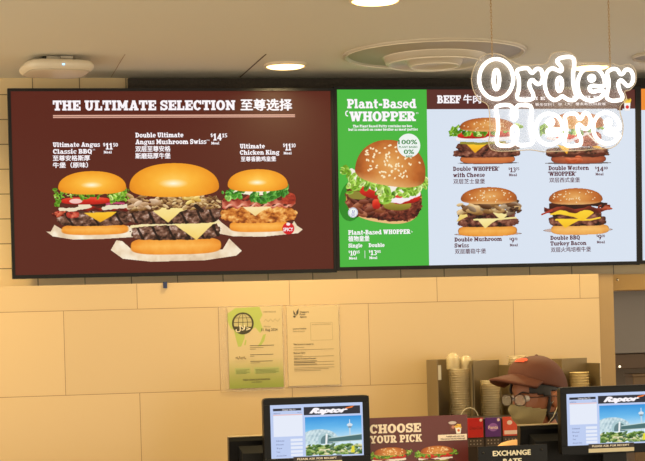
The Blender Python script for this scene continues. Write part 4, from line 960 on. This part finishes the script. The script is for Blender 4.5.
for t_, x0, x1, y in (('Available with every meal', 446, 464, 437.2), ('While stocks last. Terms and conditions apply', 440.5, 465, 439.8)): a_, z_ = sf(x0, y); b_, _ = sf(x1, y); T.font(t_, a_, z_, .0052, b_ - a_, 0, bold=.02)
T.build('note_lettering', pm('sign_ink', (70, 30, 26), .5), sp, -.0018)
p = Pic(445, 418, 464, 436, 4, 60)
p.put(p.poly([(449, 423), (456, 423), (455.3, 431.5), (450, 431.5)]), (110, 58, 44)); m_, _, _ = p.sup(452.4, 422.6, 4.2, 1.6); p.put(m_, (206, 190, 186)); m_, _, _ = p.sup(453, 427, 1.6, 1.6); p.put(m_, (200, 130, 110))
p.put(p.poly([(455, 427), (461.5, 427), (460.5, 434), (456, 434)]), (244, 236, 226)); p.bits(455.5, 461, 424.5, 427.4, 1.4, 16, [(240, 190, 70), (224, 160, 50)]); m_, _, _ = p.sup(458.4, 430.5, 1.3, 1.3); p.put(m_, (220, 120, 60))
p.mesh('drink_and_fries_picture', sp, sf, -.0012, emit=False)
burger_whopper(374, 447.2, 33, 41).mesh('burger_picture', sp, sf, -.0012, emit=False)
burger_whopper(420.5, 445.6, 33, 43).mesh('burger_picture', sp, sf, -.0012, emit=False)
# exchange rate board
YE = YK - .10
a = at(478, 446.8, YE); b_ = at(547, 443.8, YE); w = b_.x - a.x; SO2 = Vector((a.x + w / 2, YE, CT)); hh = a.z - CT
er_ = empty('exchange_rate_board', SO2); tag(er_, 'black board reading EXCHANGE RATE in front of the till', 'sign')
q = MB(); q.box(-w / 2, 0, .01, w / 2, .006, hh, bev=.001); ep = q.build('panel', pm('board_black', (12, 12, 11), .35, spec=.25), er_)
q = MB(); q.box(-w / 2 + .01, -.02, 0, w / 2 - .01, .05, .01); q.build('board_foot', blk2, er_)
def ef(px, py): p_ = at(px, py, YE) - SO2; return (p_.x, p_.z)
T = Letters()
for t_, x0, x1, y, h in (('EXCHANGE', 493, 530.5, 456, 5.2), ('RATE', 503.5, 521.5, 463.8, 5.2)): a_, z_ = ef(x0, y); c_, _ = ef(x1, y); T.font(t_, a_, z_, ef(x0, y - h)[1] - z_, c_ - a_, 0, bold=.05)
T.build('lettering', pm('board_white', (235, 228, 200), .5), ep, -.0012)
for (x, y) in ((483.5, 453), (541.5, 449.5)):
    a_, z_ = ef(x, y); q = MB(); q.tube([(a_, .001, z_), (a_, -.004, z_)], .0035, 12); q.build('screw', pm('screw_black', (50, 48, 44), .3, .7), ep)

# ================================================================== back counter: drink machine, cup holders, cups
BT = .92
Yb0 = 6.25
q = MB(); q.box(1.1, Yb0, 0, x_end, Y_LOW - .006, BT, bev=.004); bc = q.build('back_counter', pm('steel_counter', (150, 138, 118), .35, .6)); tag(bc, 'low steel back counter along the tiled wall under the drink machine', 'counter')
Yd = 6.38
o = at(466, 417.5, Yd); e = at(516, 415, Yd)
dm = empty('drink_machine', (o.x + .12, Yd, BT)); tag(dm, 'black drink machine with red, purple and orange flavour cards behind the counter', 'drink machine')
hd = o.z - BT
q = MB(); q.box(-.125, .004, 0, .34, .2, hd - .005, bev=.006); q.box(-.125, -.06, .0, .34, .004, .05, bev=.003); q.build('body', pm('machine_black', (30, 28, 28), .35), dm)
DO = Vector((o.x + .12, Yd, BT))
def df_(px, py): p_ = at(px, py, Yd) - DO; return (p_.x, p_.z)
for (x0, x1, y0, y1, c, nm, txt) in ((467.5, 483.3, 418.2, 437.2, (186, 24, 22), 'red_card', 'Coca-Cola'), (485, 500.8, 417.8, 436.4, (84, 34, 120), 'purple_card', 'Fanta'), (502.5, 519, 417, 435.4, (206, 70, 34), 'orange_card', 'Sprite')):
    (a_, z1_), (b_, z0_) = df_(x0, y0), df_(x1, y1)
    q = MB(); q.box(a_, -.003, z0_, b_, .0038, z1_, bev=.0008); cd = q.build('flavour_card', pm(nm, c, .35), dm); cd['label'] = nm.replace('_', ' ').replace('card', 'flavour card')
    T = Letters(); cxm = (a_ + b_) / 2; zm = (z0_ + z1_) / 2
    if txt == 'Coca-Cola': T.font(txt, cxm, zm - .006, .012, .046, 1, align='C', bold=.0, shear=.4)
    elif txt == 'Fanta': T.ell(cxm, zm, .018, .015, 2); T.font(txt, cxm, zm - .006, .012, .036, 0, align='C', bold=.03)
    else: T.rect(a_ + .004, z0_ + .006, b_ - .004, z0_ + .02, 0); T.ell(cxm - .005, zm + .014, .01, .008, 0)
    T.ell(b_ - .0085, z1_ - .0085, .0055, .0055, 0)
    T.build('card_print', [pm('card_white', (236, 210, 196), .5), pm('card_dark_red', (90, 10, 12), .5), pm('card_lilac', (150, 96, 180), .5)], cd, -.0036)
    bp_ = MB(); bp_.box(a_, -.002, z0_ - .034, b_, .0038, z0_ - .004, bev=.001); bpo = bp_.build('button_panel', pm('button_panel', (64, 56, 50), .4), dm)
    T = Letters()
    for r_ in range(2):
        for c_ in range(4): T.ell(a_ + .009 + c_ * .0125, z0_ - .012 - r_ * .012, .0025, .0025, 0, 10)
    T.build('buttons', pm('button_grey', (150, 140, 124), .4), bpo, -.0026)
# shelf behind the drink machine
ST = 1.2
sx0, sx1 = at(434, 400, 6.7).x, x_end - .012
bs = empty('back_shelf', ((sx0 + sx1) / 2, 6.72, BT)); tag(bs, 'steel shelf behind the drink machine carrying the cup holders', 'shelf')
q = MB(); q.box(-(sx1 - sx0) / 2, -.13, ST - BT - .012, (sx1 - sx0) / 2, .135, ST - BT, bev=.002); q.build('shelf_board', pm('shelf_steel', (120, 108, 86), .4, .5), bs)
for sx in (-1, 1):
    for sy in (-.12, .12):
        q = MB(); q.tube([(sx * ((sx1 - sx0) / 2 - .02), sy, 0), (sx * ((sx1 - sx0) / 2 - .02), sy, ST - BT - .011)], .009, 12); q.build('leg', MATS['shelf_steel'], bs)
# steel holders
steel = pm('holder_steel', (130, 112, 80), .4, .45, var=.06, vscale=3)
Yh = 6.62
def holder(px0, px1, ptop, label, side=True, depth=.15, dl=0.):
    a = at(px0, ptop, Yh); b = at(px1, ptop - 1, Yh); w = b.x - a.x; h = a.z - ST
    t = empty('cup_holder', (a.x + w / 2, Yh + .02, ST)); tag(t, label, 'cup holder', 'steel cup holders')
    bk = MB(); bk.box(-w / 2, depth - .003, .0, w / 2, depth, h, bev=.001); bk.build('back_plate', steel, t)
    for sx in ((-1, 1) if side else (1,)):
        sp_ = MB(); x = sx * (w / 2 - .0015); sp_.box(x - .0015, -.02, 0, x + .0015, depth - .003, h - (.02 if sx > 0 else 0), bev=.0008); sp_.build('side_plate', steel, t)
    b_ = MB(); b_.box(-w / 2 + .003, -.02, 0, w / 2 - .003, depth - .003, .004); b_.build('base_plate', steel, t)
    return t, w, h
h1, w1, hh1 = holder(437, 472, 360, 'steel cup holder at the left, with a small white label on its side', depth=.14)
q = MB(); q.box(-w1 / 2 + .003, -.0225, hh1 - .075, -w1 / 2 + .014, -.0205, hh1 - .02); q.build('paper_label', pm('label_white', (206, 196, 170), .5), h1)
h2, w2, hh2 = holder(473, 512, 361, 'steel cup holder between the tall cup stack and the cap brim', depth=.15)
h3, w3, hh3 = holder(562, 600, 359, 'steel cup holder above the right customer screen', depth=.13)
clear = new_mat('clear_cup')[0]; nt = clear.node_tree; b = nt.nodes['Principled BSDF']
b.inputs['Base Color'].default_value = rgba((226, 208, 168)); b.inputs['Roughness'].default_value = .22; b.inputs['Alpha'].default_value = .42; b.inputs['Specular IOR Level'].default_value = .9
papercup = pm('cream_cup', (226, 200, 140), .45)
def cup_mesh(r0, r1, h, mat, nm):
    q = MB(); q.lathe([(.0001, .001), (r0, .0), (r0 + (r1 - r0) * .5, h * .5), (r1, h), (r1 + .0022, h + .0012), (r1 + .0018, h - .002), (r1 - .001, h - .0015), (r0 + (r1 - r0) * .5 - .0012, h * .5), (r0 - .0012, .002), (.0001, .003)], 28)
    return q.build(nm, mat)
def stack(px, ybot_z, ptop, dia, h, step, mat, label, group, Y=None, nm='plastic_cup', cat='cup', taper=.76, maxn=60):
    Y = Y or Yh + .07
    c = at(px, ptop, Y); r1 = dia / 2; r0 = r1 * taper
    z0 = ybot_z; n = max(1, min(maxn, int((c.z - h - z0) / step)))
    first = None
    for k in range(n):
        if first is None: o_ = cup_mesh(r0, r1, h, mat, nm); first = o_
        else: o_ = first.copy(); COL.objects.link(o_)
        o_.location = (c.x, Y, z0 + k * step)
        tag(o_, label, cat, group)
    return z0 + (n - 1) * step + h, c.x, Y
ztop, sx_, sy_ = stack(460.5, ST + .0045, 366, .088, .11, .0092, clear, 'clear plastic cup nested in the tall stack in the left steel holder', 'clear cups in the left stack', maxn=40)
stack(490.5, ST + .0045, 377, .078, .09, .0092, clear, 'clear plastic cup in the short stack in front of the cap brim', 'clear cups in the middle stack', maxn=40)
stack(579, ST + .0045, 367, .072, .085, .0108, papercup, 'cream paper cup nested in the stack above the right customer screen', 'cream cups in the right stack', maxn=40)
# lids on the left stack: two small piles of dome lids
lid = None
def dome(r, nm, hh=.035):
    q = MB(); prof = [(r + .003, 0), (r + .003, .004), (r, .005)] + [(r * math.cos(t), .005 + hh * math.sin(t)) for t in [PI / 2 * k / 7 for k in range(8)]]; prof[-1] = (.006, .005 + hh)
    q.lathe(prof, 28); return q.build(nm, clear)
for px, ptop, r, grp, zb in ((452.8, 349, .0235, 'dome lids piled left of the tall cups', ztop + .001), (465.6, 353.5, .0215, 'dome lids piled right of the tall cups', ztop + .001)):
    c = at(px, ptop, sy_); n = max(1, int((c.z - zb - .02) / .0055) + 1); f_ = None
    for k in range(min(n, 8)):
        if f_ is None: o_ = dome(r, 'dome_cover', .014 if r < .022 else .02); f_ = o_
        else: o_ = f_.copy(); COL.objects.link(o_)
        o_.location = (c.x, sy_, zb + k * .0055); tag(o_, 'clear dome lid in the ' + ('left' if px < 460 else 'right') + ' pile on top of the tall clear cups', 'lid', grp)
stack(517, ST + .0045, 352.5, .07, .10, .0095, clear, 'clear plastic cup in the stack rising behind the brown cap', 'clear cups behind the cap', Y=Yh + .09, maxn=40)
# wire loop beside the drink machine
c = at(469.5, 418, Yh - .025); q = MB(); q.tube([(.034 * math.cos(t), 0, .038 * math.sin(t)) for t in [PI * k / 20 for k in range(21)]], .0015, 8); q.tube([(.034, 0, 0), (.034, 0, -c.z + BT + .0)], .0015, 8); q.tube([(-.034, 0, 0), (-.034, 0, -c.z + BT + .0)], .0015, 8)
wl = q.build('wire_loop', pm('wire_pale', (214, 200, 170), .3), None, (c.x, c.y, c.z)); tag(wl, 'thin arched wire loop standing in front of the tall cup stack', 'wire rack')

# ================================================================== kitchen seen at the right
Yk = Y_UP + .2
hood_m = pm('hood_steel', (126, 118, 110), .45, .5, var=.05, vscale=3)
a = at(612, 291, Yk); b_ = at(660, 352.5, Yk)
q = MB(); q.box(0, 0, b_.z - a.z, 1.6, .4, .3, bev=.004); hd_ = q.build('hood_body', hood_m); hd_.location = (x_p2 + .004 + .0, Yk, a.z); tag(hd_, 'grey steel kitchen hood panel seen through the opening at right', 'kitchen hood')
hd_.name = 'kitchen_hood'
q = MB(); q.box(0, 0, 0, 1.5, .35, .98, bev=.005); kc = q.build('kitchen_counter', pm('kitchen_steel', (96, 80, 60), .4, .5)); kc.location = (x_p2 + .03, Yk + .02, 0); tag(kc, 'dark steel kitchen counter beyond the opening', 'counter')
a = at(617, 354.5, Yk + .03); q = MB(); z1_ = at(617, 366, Yk + .03).z
sh = empty('kitchen_shelf', (x_p2 + .78, Yk + .2, .98)); tag(sh, 'brown kitchen heating shelf with a small white lamp beyond the opening', 'shelf')
q.box(-.75, -.17, at(625, 369, Yk).z - .98, .7, .14, at(625, 354, Yk).z - .98, bev=.003); q.build('shelf_box', pm('shelf_brown', (88, 66, 44), .4, .3), sh)
for x in (-.74, .68): q = MB(); q.box(x, -.1, 0, x + .02, .1, at(625, 369, Yk).z - .98 + .002); q.build('shelf_leg', pm('shelf_brown', (88, 66, 44), .4), sh)
pa = at(620.3, 366.6, Yk + .02) - Vector((x_p2 + .78, Yk + .2, .98)); q = MB(); q.lathe([(.0001, -.003), (.0045, -.003), (.005, 0)], 16); lo_ = q.build('indicator_lamp', em('white_lamp', (255, 240, 200), 2.), sh, (pa.x, -.173, pa.z)); lo_.rotation_euler = (-PI / 2, 0, 0)
def kbox(px0, py0, px1, py1, Y, nm, label, mat, base=.98, d=.14, cat='container'):
    a, b = at(px0, py0, Y), at(px1, py0, Y); q = MB(); w = b.x - a.x; h = a.z - base
    t = empty(nm, (a.x + w / 2, Y, base)); tag(t, label, cat)
    q.box(-w / 2, 0, 0, w / 2, d, h - .012, bev=.004); q.build('body', mat, t); q = MB(); q.box(-w / 2 - .003, -.003, h - .0115, w / 2 + .003, d + .003, h, bev=.002); q.build('lid', mat, t)
kbox(633, 374, 668, 386, Yk + .04 - .015, 'food_container', 'brown lidded container on the kitchen counter at the right edge', pm('container_brown', (120, 94, 60), .5), d=.1)
# screw on the lintel
a = at(617.3, 279.8, Y_LOW + .08)
q = MB(); q.lathe([(.0001, -.004), (.004, -.0035), (.006, 0)], 16); s_ = q.build('dome_screw', pm('screw_chrome', (230, 220, 190), .15, .9)); s_.location = a; s_.rotation_euler = (-PI / 2, 0, 0)
tag(s_, 'shiny round screw on the ochre strip under the right menu screen', 'screw')

# ================================================================== the person
YP = 5.98
PH = at(537.5, 396.8, YP)            # centre of the head (between the ears, eye height)
face_yaw = math.radians(180 + 24)   # face direction measured from +x
person = empty('person', (PH.x, YP, 0)); tag(person, 'person in brown cap, glasses and olive face mask looking left behind the counter', 'person')
pz = PH.z
Rz = Matrix.Rotation(face_yaw, 3, 'Z'); Ry = Matrix.Rotation(math.radians(1.5), 3, 'Y'); Rh = Rz @ Ry
def hv(x, y, z): v = Rh @ Vector((x, y, z)); return Vector((v.x, v.y, v.z + pz))
# --- head shape in head-local coordinates (x forward, y left, z up, eyes at z=0)
def head_shape(u, v, grow=0.):
    """u azimuth, v elevation -> local point"""
    cv, sv = math.cos(v), math.sin(v)
    x = .098 * cv * math.cos(u); y = .076 * cv * math.sin(u); z = .118 * sv
    if z < 0:
        k = min(1, -z / .118)
        y *= 1 - .34 * k ** 1.4
        if x > 0: x *= 1 - .10 * k
        else: x *= 1 - .42 * k ** 1.1
        x += .014 * k
    # flatten the face, brow, nose, lips, chin
    f = max(0., math.cos(u)) * cv
    if x > 0:
        x -= .006 * max(0, 1 - abs(z) / .03) * (f > .6) * min(1, abs(y) / .03)
        x += .022 * math.exp(-(y / .011) ** 2) * math.exp(-((z + .035) / .017) ** 2)
        x += .010 * math.exp(-(y / .009) ** 2) * math.exp(-((z + .012) / .02) ** 2)
        x += .006 * math.exp(-(y / .022) ** 2) * math.exp(-((z + .066) / .009) ** 2)
        x += .012 * math.exp(-(y / .026) ** 2) * math.exp(-((z + .100) / .016) ** 2)
        x -= .006 * (math.exp(-((abs(y) - .032) / .014) ** 2) * math.exp(-(z / .011) ** 2))
    p = Vector((x, y, z)); 
    if grow: p += Vector((x / .098, y / .076, z / .118)).normalized() * grow
    return p
def head_mesh(N=72, Mv=54, grow=0., cond=None):
    q = MB(); vs = []; 
    for j in range(Mv + 1):
        v = -PI / 2 + PI * j / Mv
        for i in range(N): vs.append(head_shape(2 * PI * i / N - PI, v, grow))
    fs = []
    for j in range(Mv):
        for i in range(N):
            f = (j * N + i, j * N + (i + 1) % N, (j + 1) * N + (i + 1) % N, (j + 1) * N + i)
            c = sum((vs[t] for t in f), Vector()) / 4
            if cond is None or cond(c): fs.append(f)
    return vs, fs
def eval_mods(o):
    dg = bpy.context.evaluated_depsgraph_get(); me = bpy.data.meshes.new_from_object(o.evaluated_get(dg)); old = o.data; o.modifiers.clear(); o.data = me; return o
def skin(name, verts, edges, radii, sub=2):
    me = bpy.data.meshes.new(name); me.from_pydata(verts, edges, []); o = link(name, me)
    md = o.modifiers.new('s', 'SKIN'); md.use_smooth_shade = True
    sk = me.skin_vertices[0].data
    for i, r in enumerate(radii): sk[i].radius = r if isinstance(r, tuple) else (r, r); sk[i].use_root = (i == 0)
    s2 = o.modifiers.new('u', 'SUBSURF'); s2.levels = sub; s2.render_levels = sub
    return eval_mods(o)
# body faces roughly the same way as the head, a little more towards the camera
by = math.radians(180 + 40); Rb = Matrix.Rotation(by, 3, 'Z')
neck_base = hv(-.03, 0, -.17) 
def bvz(x, y, z): v = Rb @ Vector((x, y, 0)); return Vector((v.x, v.y, z))
base = Vector((neck_base.x, neck_base.y, 0))
def bb(x, y, z): return tuple(base + bvz(x, y, z))
sh_z = pz - .205
V = [bb(0, 0, .80), bb(.005, 0, .95), bb(.0, 0, 1.1), bb(-.005, 0, sh_z - .03), bb(0, 0, sh_z + .04), tuple(hv(-.015, 0, -.06))]
Rr = [(.15, .11), (.125, .10), (.145, .11), (.12, .09), (.052, .052), (.05, .05)]
E_ = [(0, 1), (1, 2), (2, 3), (3, 4), (4, 5)]
def addc(parent, pts, rs):
    last = parent
    for p_, r_ in zip(pts, rs): V.append(p_); Rr.append(r_); E_.append((last, len(V) - 1)); last = len(V) - 1
    return last
hands = []
for s in (1, -1):
    w_ = addc(3, [bb(0, s * .10, sh_z - .005), bb(0, s * .165, sh_z - .02 + (.03 if s < 0 else 0)), bb(-.03, s * .195, sh_z - .27), bb(-.01, s * .20, sh_z - .40), bb(.03, s * .2, .76)], [.062, .054, .040, .034, .024])
    hands.append((w_, s))
for s in (1, -1):
    addc(0, [bb(.0, s * .085, .74), bb(.01, s * .09, .43), bb(-.01, s * .09, .09), bb(.04, s * .095, .045), bb(.13, s * .1, .03)], [(.085, .085), .056, .036, .036, .026])
body = skin('body_tmp', V, E_, Rr)
parts_v = []; parts_f = []
def grab(o_):
    off = len(parts_v); parts_v.extend([v.co[:] for v in o_.data.vertices]); parts_f.extend([tuple(i + off for i in p_.vertices) for p_ in o_.data.polygons]); bpy.data.objects.remove(o_)
grab(body)
for w_, s in hands:
    wv = Vector(V[w_]); hv_ = []; he = []; hr = []
    def L2(x, y, z): return tuple(wv + bvz(x, y, z))
    hv_ = [L2(0, 0, 0), L2(.045, 0, -.006), L2(.075, 0, -.012)]; hr = [(.024, .018), (.034, .015), (.036, .013)]; he = [(0, 1), (1, 2)]
    hnd = skin('h', hv_, he, hr, 2); grab(hnd)
    for fi, (oy, ln) in enumerate(((-.030, .062), (-.010, .075), (.010, .070), (.029, .055))):
        fv = [L2(.06, oy * .9, -.012), L2(.085, oy, -.014), L2(.085 + ln * .45, oy * 1.08, -.022), L2(.085 + ln * .75, oy * 1.1, -.036), L2(.085 + ln * .9, oy * 1.1, -.05)]
        grab(skin('f', fv, [(0, 1), (1, 2), (2, 3), (3, 4)], [.009, .0088, .0082, .0076, .0066], 1))
    grab(skin('t', [L2(.02, -s * .012, -.008), L2(.045, -s * .042, -.014), L2(.07, -s * .054, -.026), L2(.09, -s * .056, -.036)], [(0, 1), (1, 2), (2, 3)], [.013, .011, .0095, .008], 1))
# head + ears
vs, fs = head_mesh(); off = len(parts_v); parts_v.extend([tuple(hv(*p_)) for p_ in vs]); parts_f.extend([tuple(i + off for i in f) for f in fs])
for s in (1, -1):
    off = len(parts_v); n, mM = 16, 10
    for j in range(mM + 1):
        ph = -PI / 2 + PI * j / mM
        for i in range(n):
            th = 2 * PI * i / n; x = .017 * math.cos(ph) * math.cos(th) - .010; y = s * (.080 + .0075 * math.cos(ph) * math.sin(th) + .012 * max(0, -(x + .010) / .017)); z = .031 * math.sin(ph) - .010
            parts_v.append(tuple(hv(x + .004 * math.sin(ph), y, z)))
    for j in range(mM):
        for i in range(n): parts_f.append((off + j * n + i, off + j * n + (i + 1) % n, off + (j + 1) * n + (i + 1) % n, off + (j + 1) * n + i))
me = bpy.data.meshes.new('body'); me.from_pydata(parts_v, [], parts_f); bo = link('body', me)
rm = bo.modifiers.new('r', 'REMESH'); rm.mode = 'VOXEL'; rm.voxel_size = .0045; rm.use_smooth_shade = True
sm_ = bo.modifiers.new('s', 'SMOOTH'); sm_.iterations = 2
eval_mods(bo)
skin_m = pm('skin', (158, 98, 66), .5); bo.data.materials.clear(); bo.data.materials.append(skin_m)
IP = Matrix.Translation((-PH.x, -YP, 0))
def adopt(o_):
    o_.parent = person; o_.matrix_parent_inverse = Matrix.Identity(4)
# hv() gives coordinates relative to PH.x, YP in x,y (already local to the person empty)
adopt(bo)
# --- hair: shell over the back and sides
hair_m = pm('black_hair', (26, 20, 17), .55, bump=.5, bscale=90)
def hair_cond(c):
    if c.z > .10: return False
    if c.x > .082: return False
    if c.x > .022 and c.z < .004 + .25 * (c.x - .022): return False
    line = -.10 + max(0, (c.x + .02)) * 1.05
    near_ear = -.034 < c.x < .012 and -.055 < c.z < .020
    return c.z > line and not near_ear and c.z > -.085
vs, fs = head_mesh(96, 72, .009, hair_cond); q = MB(); q.add([hv(*p_) for p_ in vs], fs, 0, True); ho = q.build('hair', hair_m, person); md = ho.modifiers.new('s', 'SOLIDIFY'); md.thickness = .006; md.offset = -1
# --- cap: crown and brim
cap_m = pm('brown_cap', (92, 47, 27), .75, bump=.25, bscale=300, var=.06, vscale=20)
def cap_pt(u, v):
    cv, sv = math.cos(v), math.sin(v); x = .112 * cv * math.cos(u) - .004; y = .088 * cv * math.sin(u); z = .046 + .096 * sv ** .85 if sv > 0 else .046 + sv * .05
    z += .026 * (x / .112) * cv
    return Vector((x, y, z))
q = MB(); N, M_ = 48, 14; vs = []
for j in range(M_ + 1):
    v = -.18 + (PI / 2 + .18) * j / M_
    for i in range(N): vs.append(hv(*cap_pt(2 * PI * i / N, v)))
fs = [(j * N + i, j * N + (i + 1) % N, (j + 1) * N + (i + 1) % N, (j + 1) * N + i) for j in range(M_) for i in range(N)]
q.add(vs, fs, 0, True); cap = q.build('cap', cap_m, person); md = cap.modifiers.new('s', 'SOLIDIFY'); md.thickness = .004
br_ = MB(); vs = []; nu, nv = 21, 8
for j in range(nv + 1):
    t = j / nv
    for i in range(nu):
        a_ = math.radians(-62 + 124 * i / (nu - 1)); rx = .104 + t * .098 * math.cos(a_ * .95) ** .6; 
        x = rx * math.cos(a_) - .004; y = (.084 + t * .006) * math.sin(a_) * 1.05; z = .078 - .012 * t - 4.6 * y * y
        vs.append(hv(x, y, z))
fs = [(j * nu + i, j * nu + i + 1, (j + 1) * nu + i + 1, (j + 1) * nu + i) for j in range(nv) for i in range(nu - 1)]
br_.add(vs, fs, 0, True); bo_ = br_.build('brim', cap_m, cap); md = bo_.modifiers.new('s', 'SOLIDIFY'); md.thickness = .009
q = MB(); q.lathe([(.0001, .006), (.005, .004), (.007, 0)], 16, tuple(hv(-.004, 0, .140))); q.build('cap_button', cap_m, cap)
# orange logo patch on the cap front
q = MB(); vs = []
for j in range(5):
    for i in range(9):
        u = math.radians(-14 + 44 * i / 8); v = .62 + .30 * j / 4; p_ = cap_pt(u, v); p_ = p_ + Vector((p_.x, p_.y, p_.z - .042)).normalized() * .003; vs.append(hv(*p_))
fs = [(j * 9 + i, j * 9 + i + 1, (j + 1) * 9 + i + 1, (j + 1) * 9 + i) for j in range(4) for i in range(8) if not ((i in (0, 7)) and (j in (0, 3)))]
q.add(vs, fs, 0, True); q.build('cap_patch', pm('patch_orange', (226, 76, 36), .6), cap)
# --- mask
mask_m = pm('olive_mask', (160, 144, 100), .75, bump=.2, bscale=300)
def mask_cond(c): return c.x > .012 + max(0, -(c.z + .075)) * .4 and -.125 < c.z < -.018 - .35 * max(0, abs(c.y) - .015) and c.x > 0.02
def mask_pt(p_):
    k = math.exp(-(p_.y / .05) ** 2) * math.exp(-((p_.z + .062) / .034) ** 2); p_ = p_.copy(); p_.x += .018 * k; return p_
vs, fs = head_mesh(96, 80, .0045, mask_cond); q = MB(); q.add([hv(*mask_pt(p_)) for p_ in vs], fs, 0, True); mo = q.build('face_mask', mask_m, person); md = mo.modifiers.new('s', 'SOLIDIFY'); md.thickness = .002; md.offset = 1
for s in (1, -1):
    q = MB()
    for z0_, z1_ in ((-.038, .006), (-.095, -.034)):
        q.tube([hv(.022, s * .074 * (1 if z0_ > -.05 else .86), z0_), hv(.005, s * .082, (z0_ + z1_) / 2), hv(-.012, s * .084, z1_)], .0013, 6)
    q.build('ear_loop', pm('loop_pale', (200, 190, 160), .6), mo)
# --- glasses
gl_m = pm('glasses_frame', (60, 40, 34), .3, .3); gg = MB()
for s in (1, -1):
    pts = [];
    for k in range(20):
        t = 2 * PI * k / 20; c, s2 = math.cos(t), math.sin(t); e_ = (abs(c) ** 3 + abs(s2) ** 3) ** (-1 / 3.)
        y = s * .034 + .026 * c * e_; z = -.004 + .019 * s2 * e_; pts.append(hv(.112 - .16 * (abs(y)) ** 1.0 * .35, y, z))
    gg.tube(pts, .0016, 6, True)
    gg.tube([hv(.092, s * .062, .004), hv(.06, s * .080, .004), hv(-.005, s * .087, .004), hv(-.022, s * .086, -.012)], .0017, 6)
gg.tube([hv(.109, .009, 0), hv(.113, 0, .003), hv(.109, -.009, 0)], .0016, 6)
gl = gg.build('glasses', gl_m, person)
for s in (1, -1):
    pts = [hv(.1125 - .056 * abs(s * .034 + .025 * math.cos(t)), s * .034 + .025 * math.cos(t), -.004 + .018 * math.sin(t)) for t in [2 * PI * k / 24 for k in range(24)]]
    q = MB(); q.add(pts + [p_ + Rh @ Vector((.0012, 0, 0)) for p_ in pts], [tuple(range(24)), tuple(range(47, 23, -1))] + [(i, (i + 1) % 24, (i + 1) % 24 + 24, i + 24) for i in range(24)]); q.build('lens', pm('lens_clear', (230, 220, 200), .05, alpha=.18), gl)
# --- eyes
for s in (1, -1):
    q = MB(); c = hv(.077, s * .032, 0); q.lathe([(.012 * math.cos(a_), .012 * math.sin(a_)) for a_ in [-PI / 2 + PI * k / 10 for k in range(11)]], 18, tuple(c)); eo = q.build('eye', pm('eye_white', (220, 210, 200), .2), person)
    d_ = (Rh @ Vector((1, 0, 0))); q = MB(); q.lathe([(.0001, 0), (.0055, 0)], 14); po = q.build('pupil', pm('pupil_brown', (40, 22, 14), .2), eo, c + d_ * .0121); po.rotation_euler = d_.to_track_quat('Z', 'Y').to_euler()
# --- eyebrows
for s in (1, -1):
    q = MB(); q.tube([hv(.098, s * .016, .017), hv(.094, s * .032, .022), hv(.080, s * .048, .017)], [.002, .003, .0015], 6); q.build('eyebrow', hair_m, person)
# --- clothes
def clothes(name, V_, E2, R_, mat, sub=2):
    o_ = skin(name, V_, E2, R_, sub); o_.data.materials.append(mat); adopt(o_); return o_
g_ = .012
Vs = [bb(0, 0, .83), bb(.005, 0, .95), bb(0, 0, 1.1), bb(-.005, 0, sh_z - .03), bb(0, 0, sh_z + .012)]
Rs = [(.165, .125), (.142, .115), (.16, .125), (.135, .105), (.066, .062)]; Es = [(0, 1), (1, 2), (2, 3), (3, 4)]
for s in (1, -1):
    n0 = len(Vs); Vs += [bb(0, s * .10, sh_z - .003), bb(0, s * .168, sh_z - .022 + (.03 if s < 0 else 0)), bb(-.02, s * .188, sh_z - .17)]; Rs += [.076, .068, .058]; Es += [(3, n0), (n0, n0 + 1), (n0 + 1, n0 + 2)]
shirt = clothes('shirt', Vs, Es, Rs, pm('cream_shirt', (226, 176, 120), .75, bump=.2, bscale=200)); shirt.data.materials.clear(); shirt.data.materials.append(MATS['cream_shirt'])
q = MB(); ctr = base + Vector((0, 0, sh_z + .055)); ctr = Vector(bb(.004, 0, sh_z + .052))
q.lathe([(.060, -.02), (.057, .012), (.061, .013), (.068, -.02)], 28, tuple(ctr)); q.build('collar', MATS['cream_shirt'], shirt)
Vt = [bb(0, 0, .80), bb(.003, 0, .9)]; Rt = [(.163, .124), (.150, .12)]; Et = [(0, 1)]
for s in (1, -1):
    n0 = len(Vt); Vt += [bb(.0, s * .085, .74), bb(.01, s * .09, .43), bb(-.01, s * .09, .09)]; Rt += [.1, .07, .055]; Et += [(0, n0), (n0, n0 + 1), (n0 + 1, n0 + 2)]
tr_ = clothes('trousers', Vt, Et, Rt, pm('black_trousers', (30, 28, 28), .8)); tr_.data.materials.clear(); tr_.data.materials.append(MATS['black_trousers'])
for s in (1, -1):
    o_ = skin('shoe', [bb(-.03, s * .093, .05), bb(.05, s * .096, .046), bb(.15, s * .1, .04)], [(0, 1), (1, 2)], [.046, .044, .036], 2); o_.data.materials.append(pm('shoe_black', (20, 20, 20), .4)); adopt(o_)

# ================================================================== light
w = bpy.data.worlds.new('world'); SC.world = w; w.use_nodes = True
bg = w.node_tree.nodes['Background']; bg.inputs['Color'].default_value = (1., .88, .69, 1); bg.inputs['Strength'].default_value = 2.05
SC.view_settings.view_transform = 'Standard'; SC.view_settings.look = 'None'; SC.view_settings.exposure = 0; SC.view_settings.gamma = 1; SC.view_settings.use_curve_mapping = False
SC.cycles.use_denoising = True
SC.cycles.max_bounces = 8; SC.cycles.transparent_max_bounces = 64
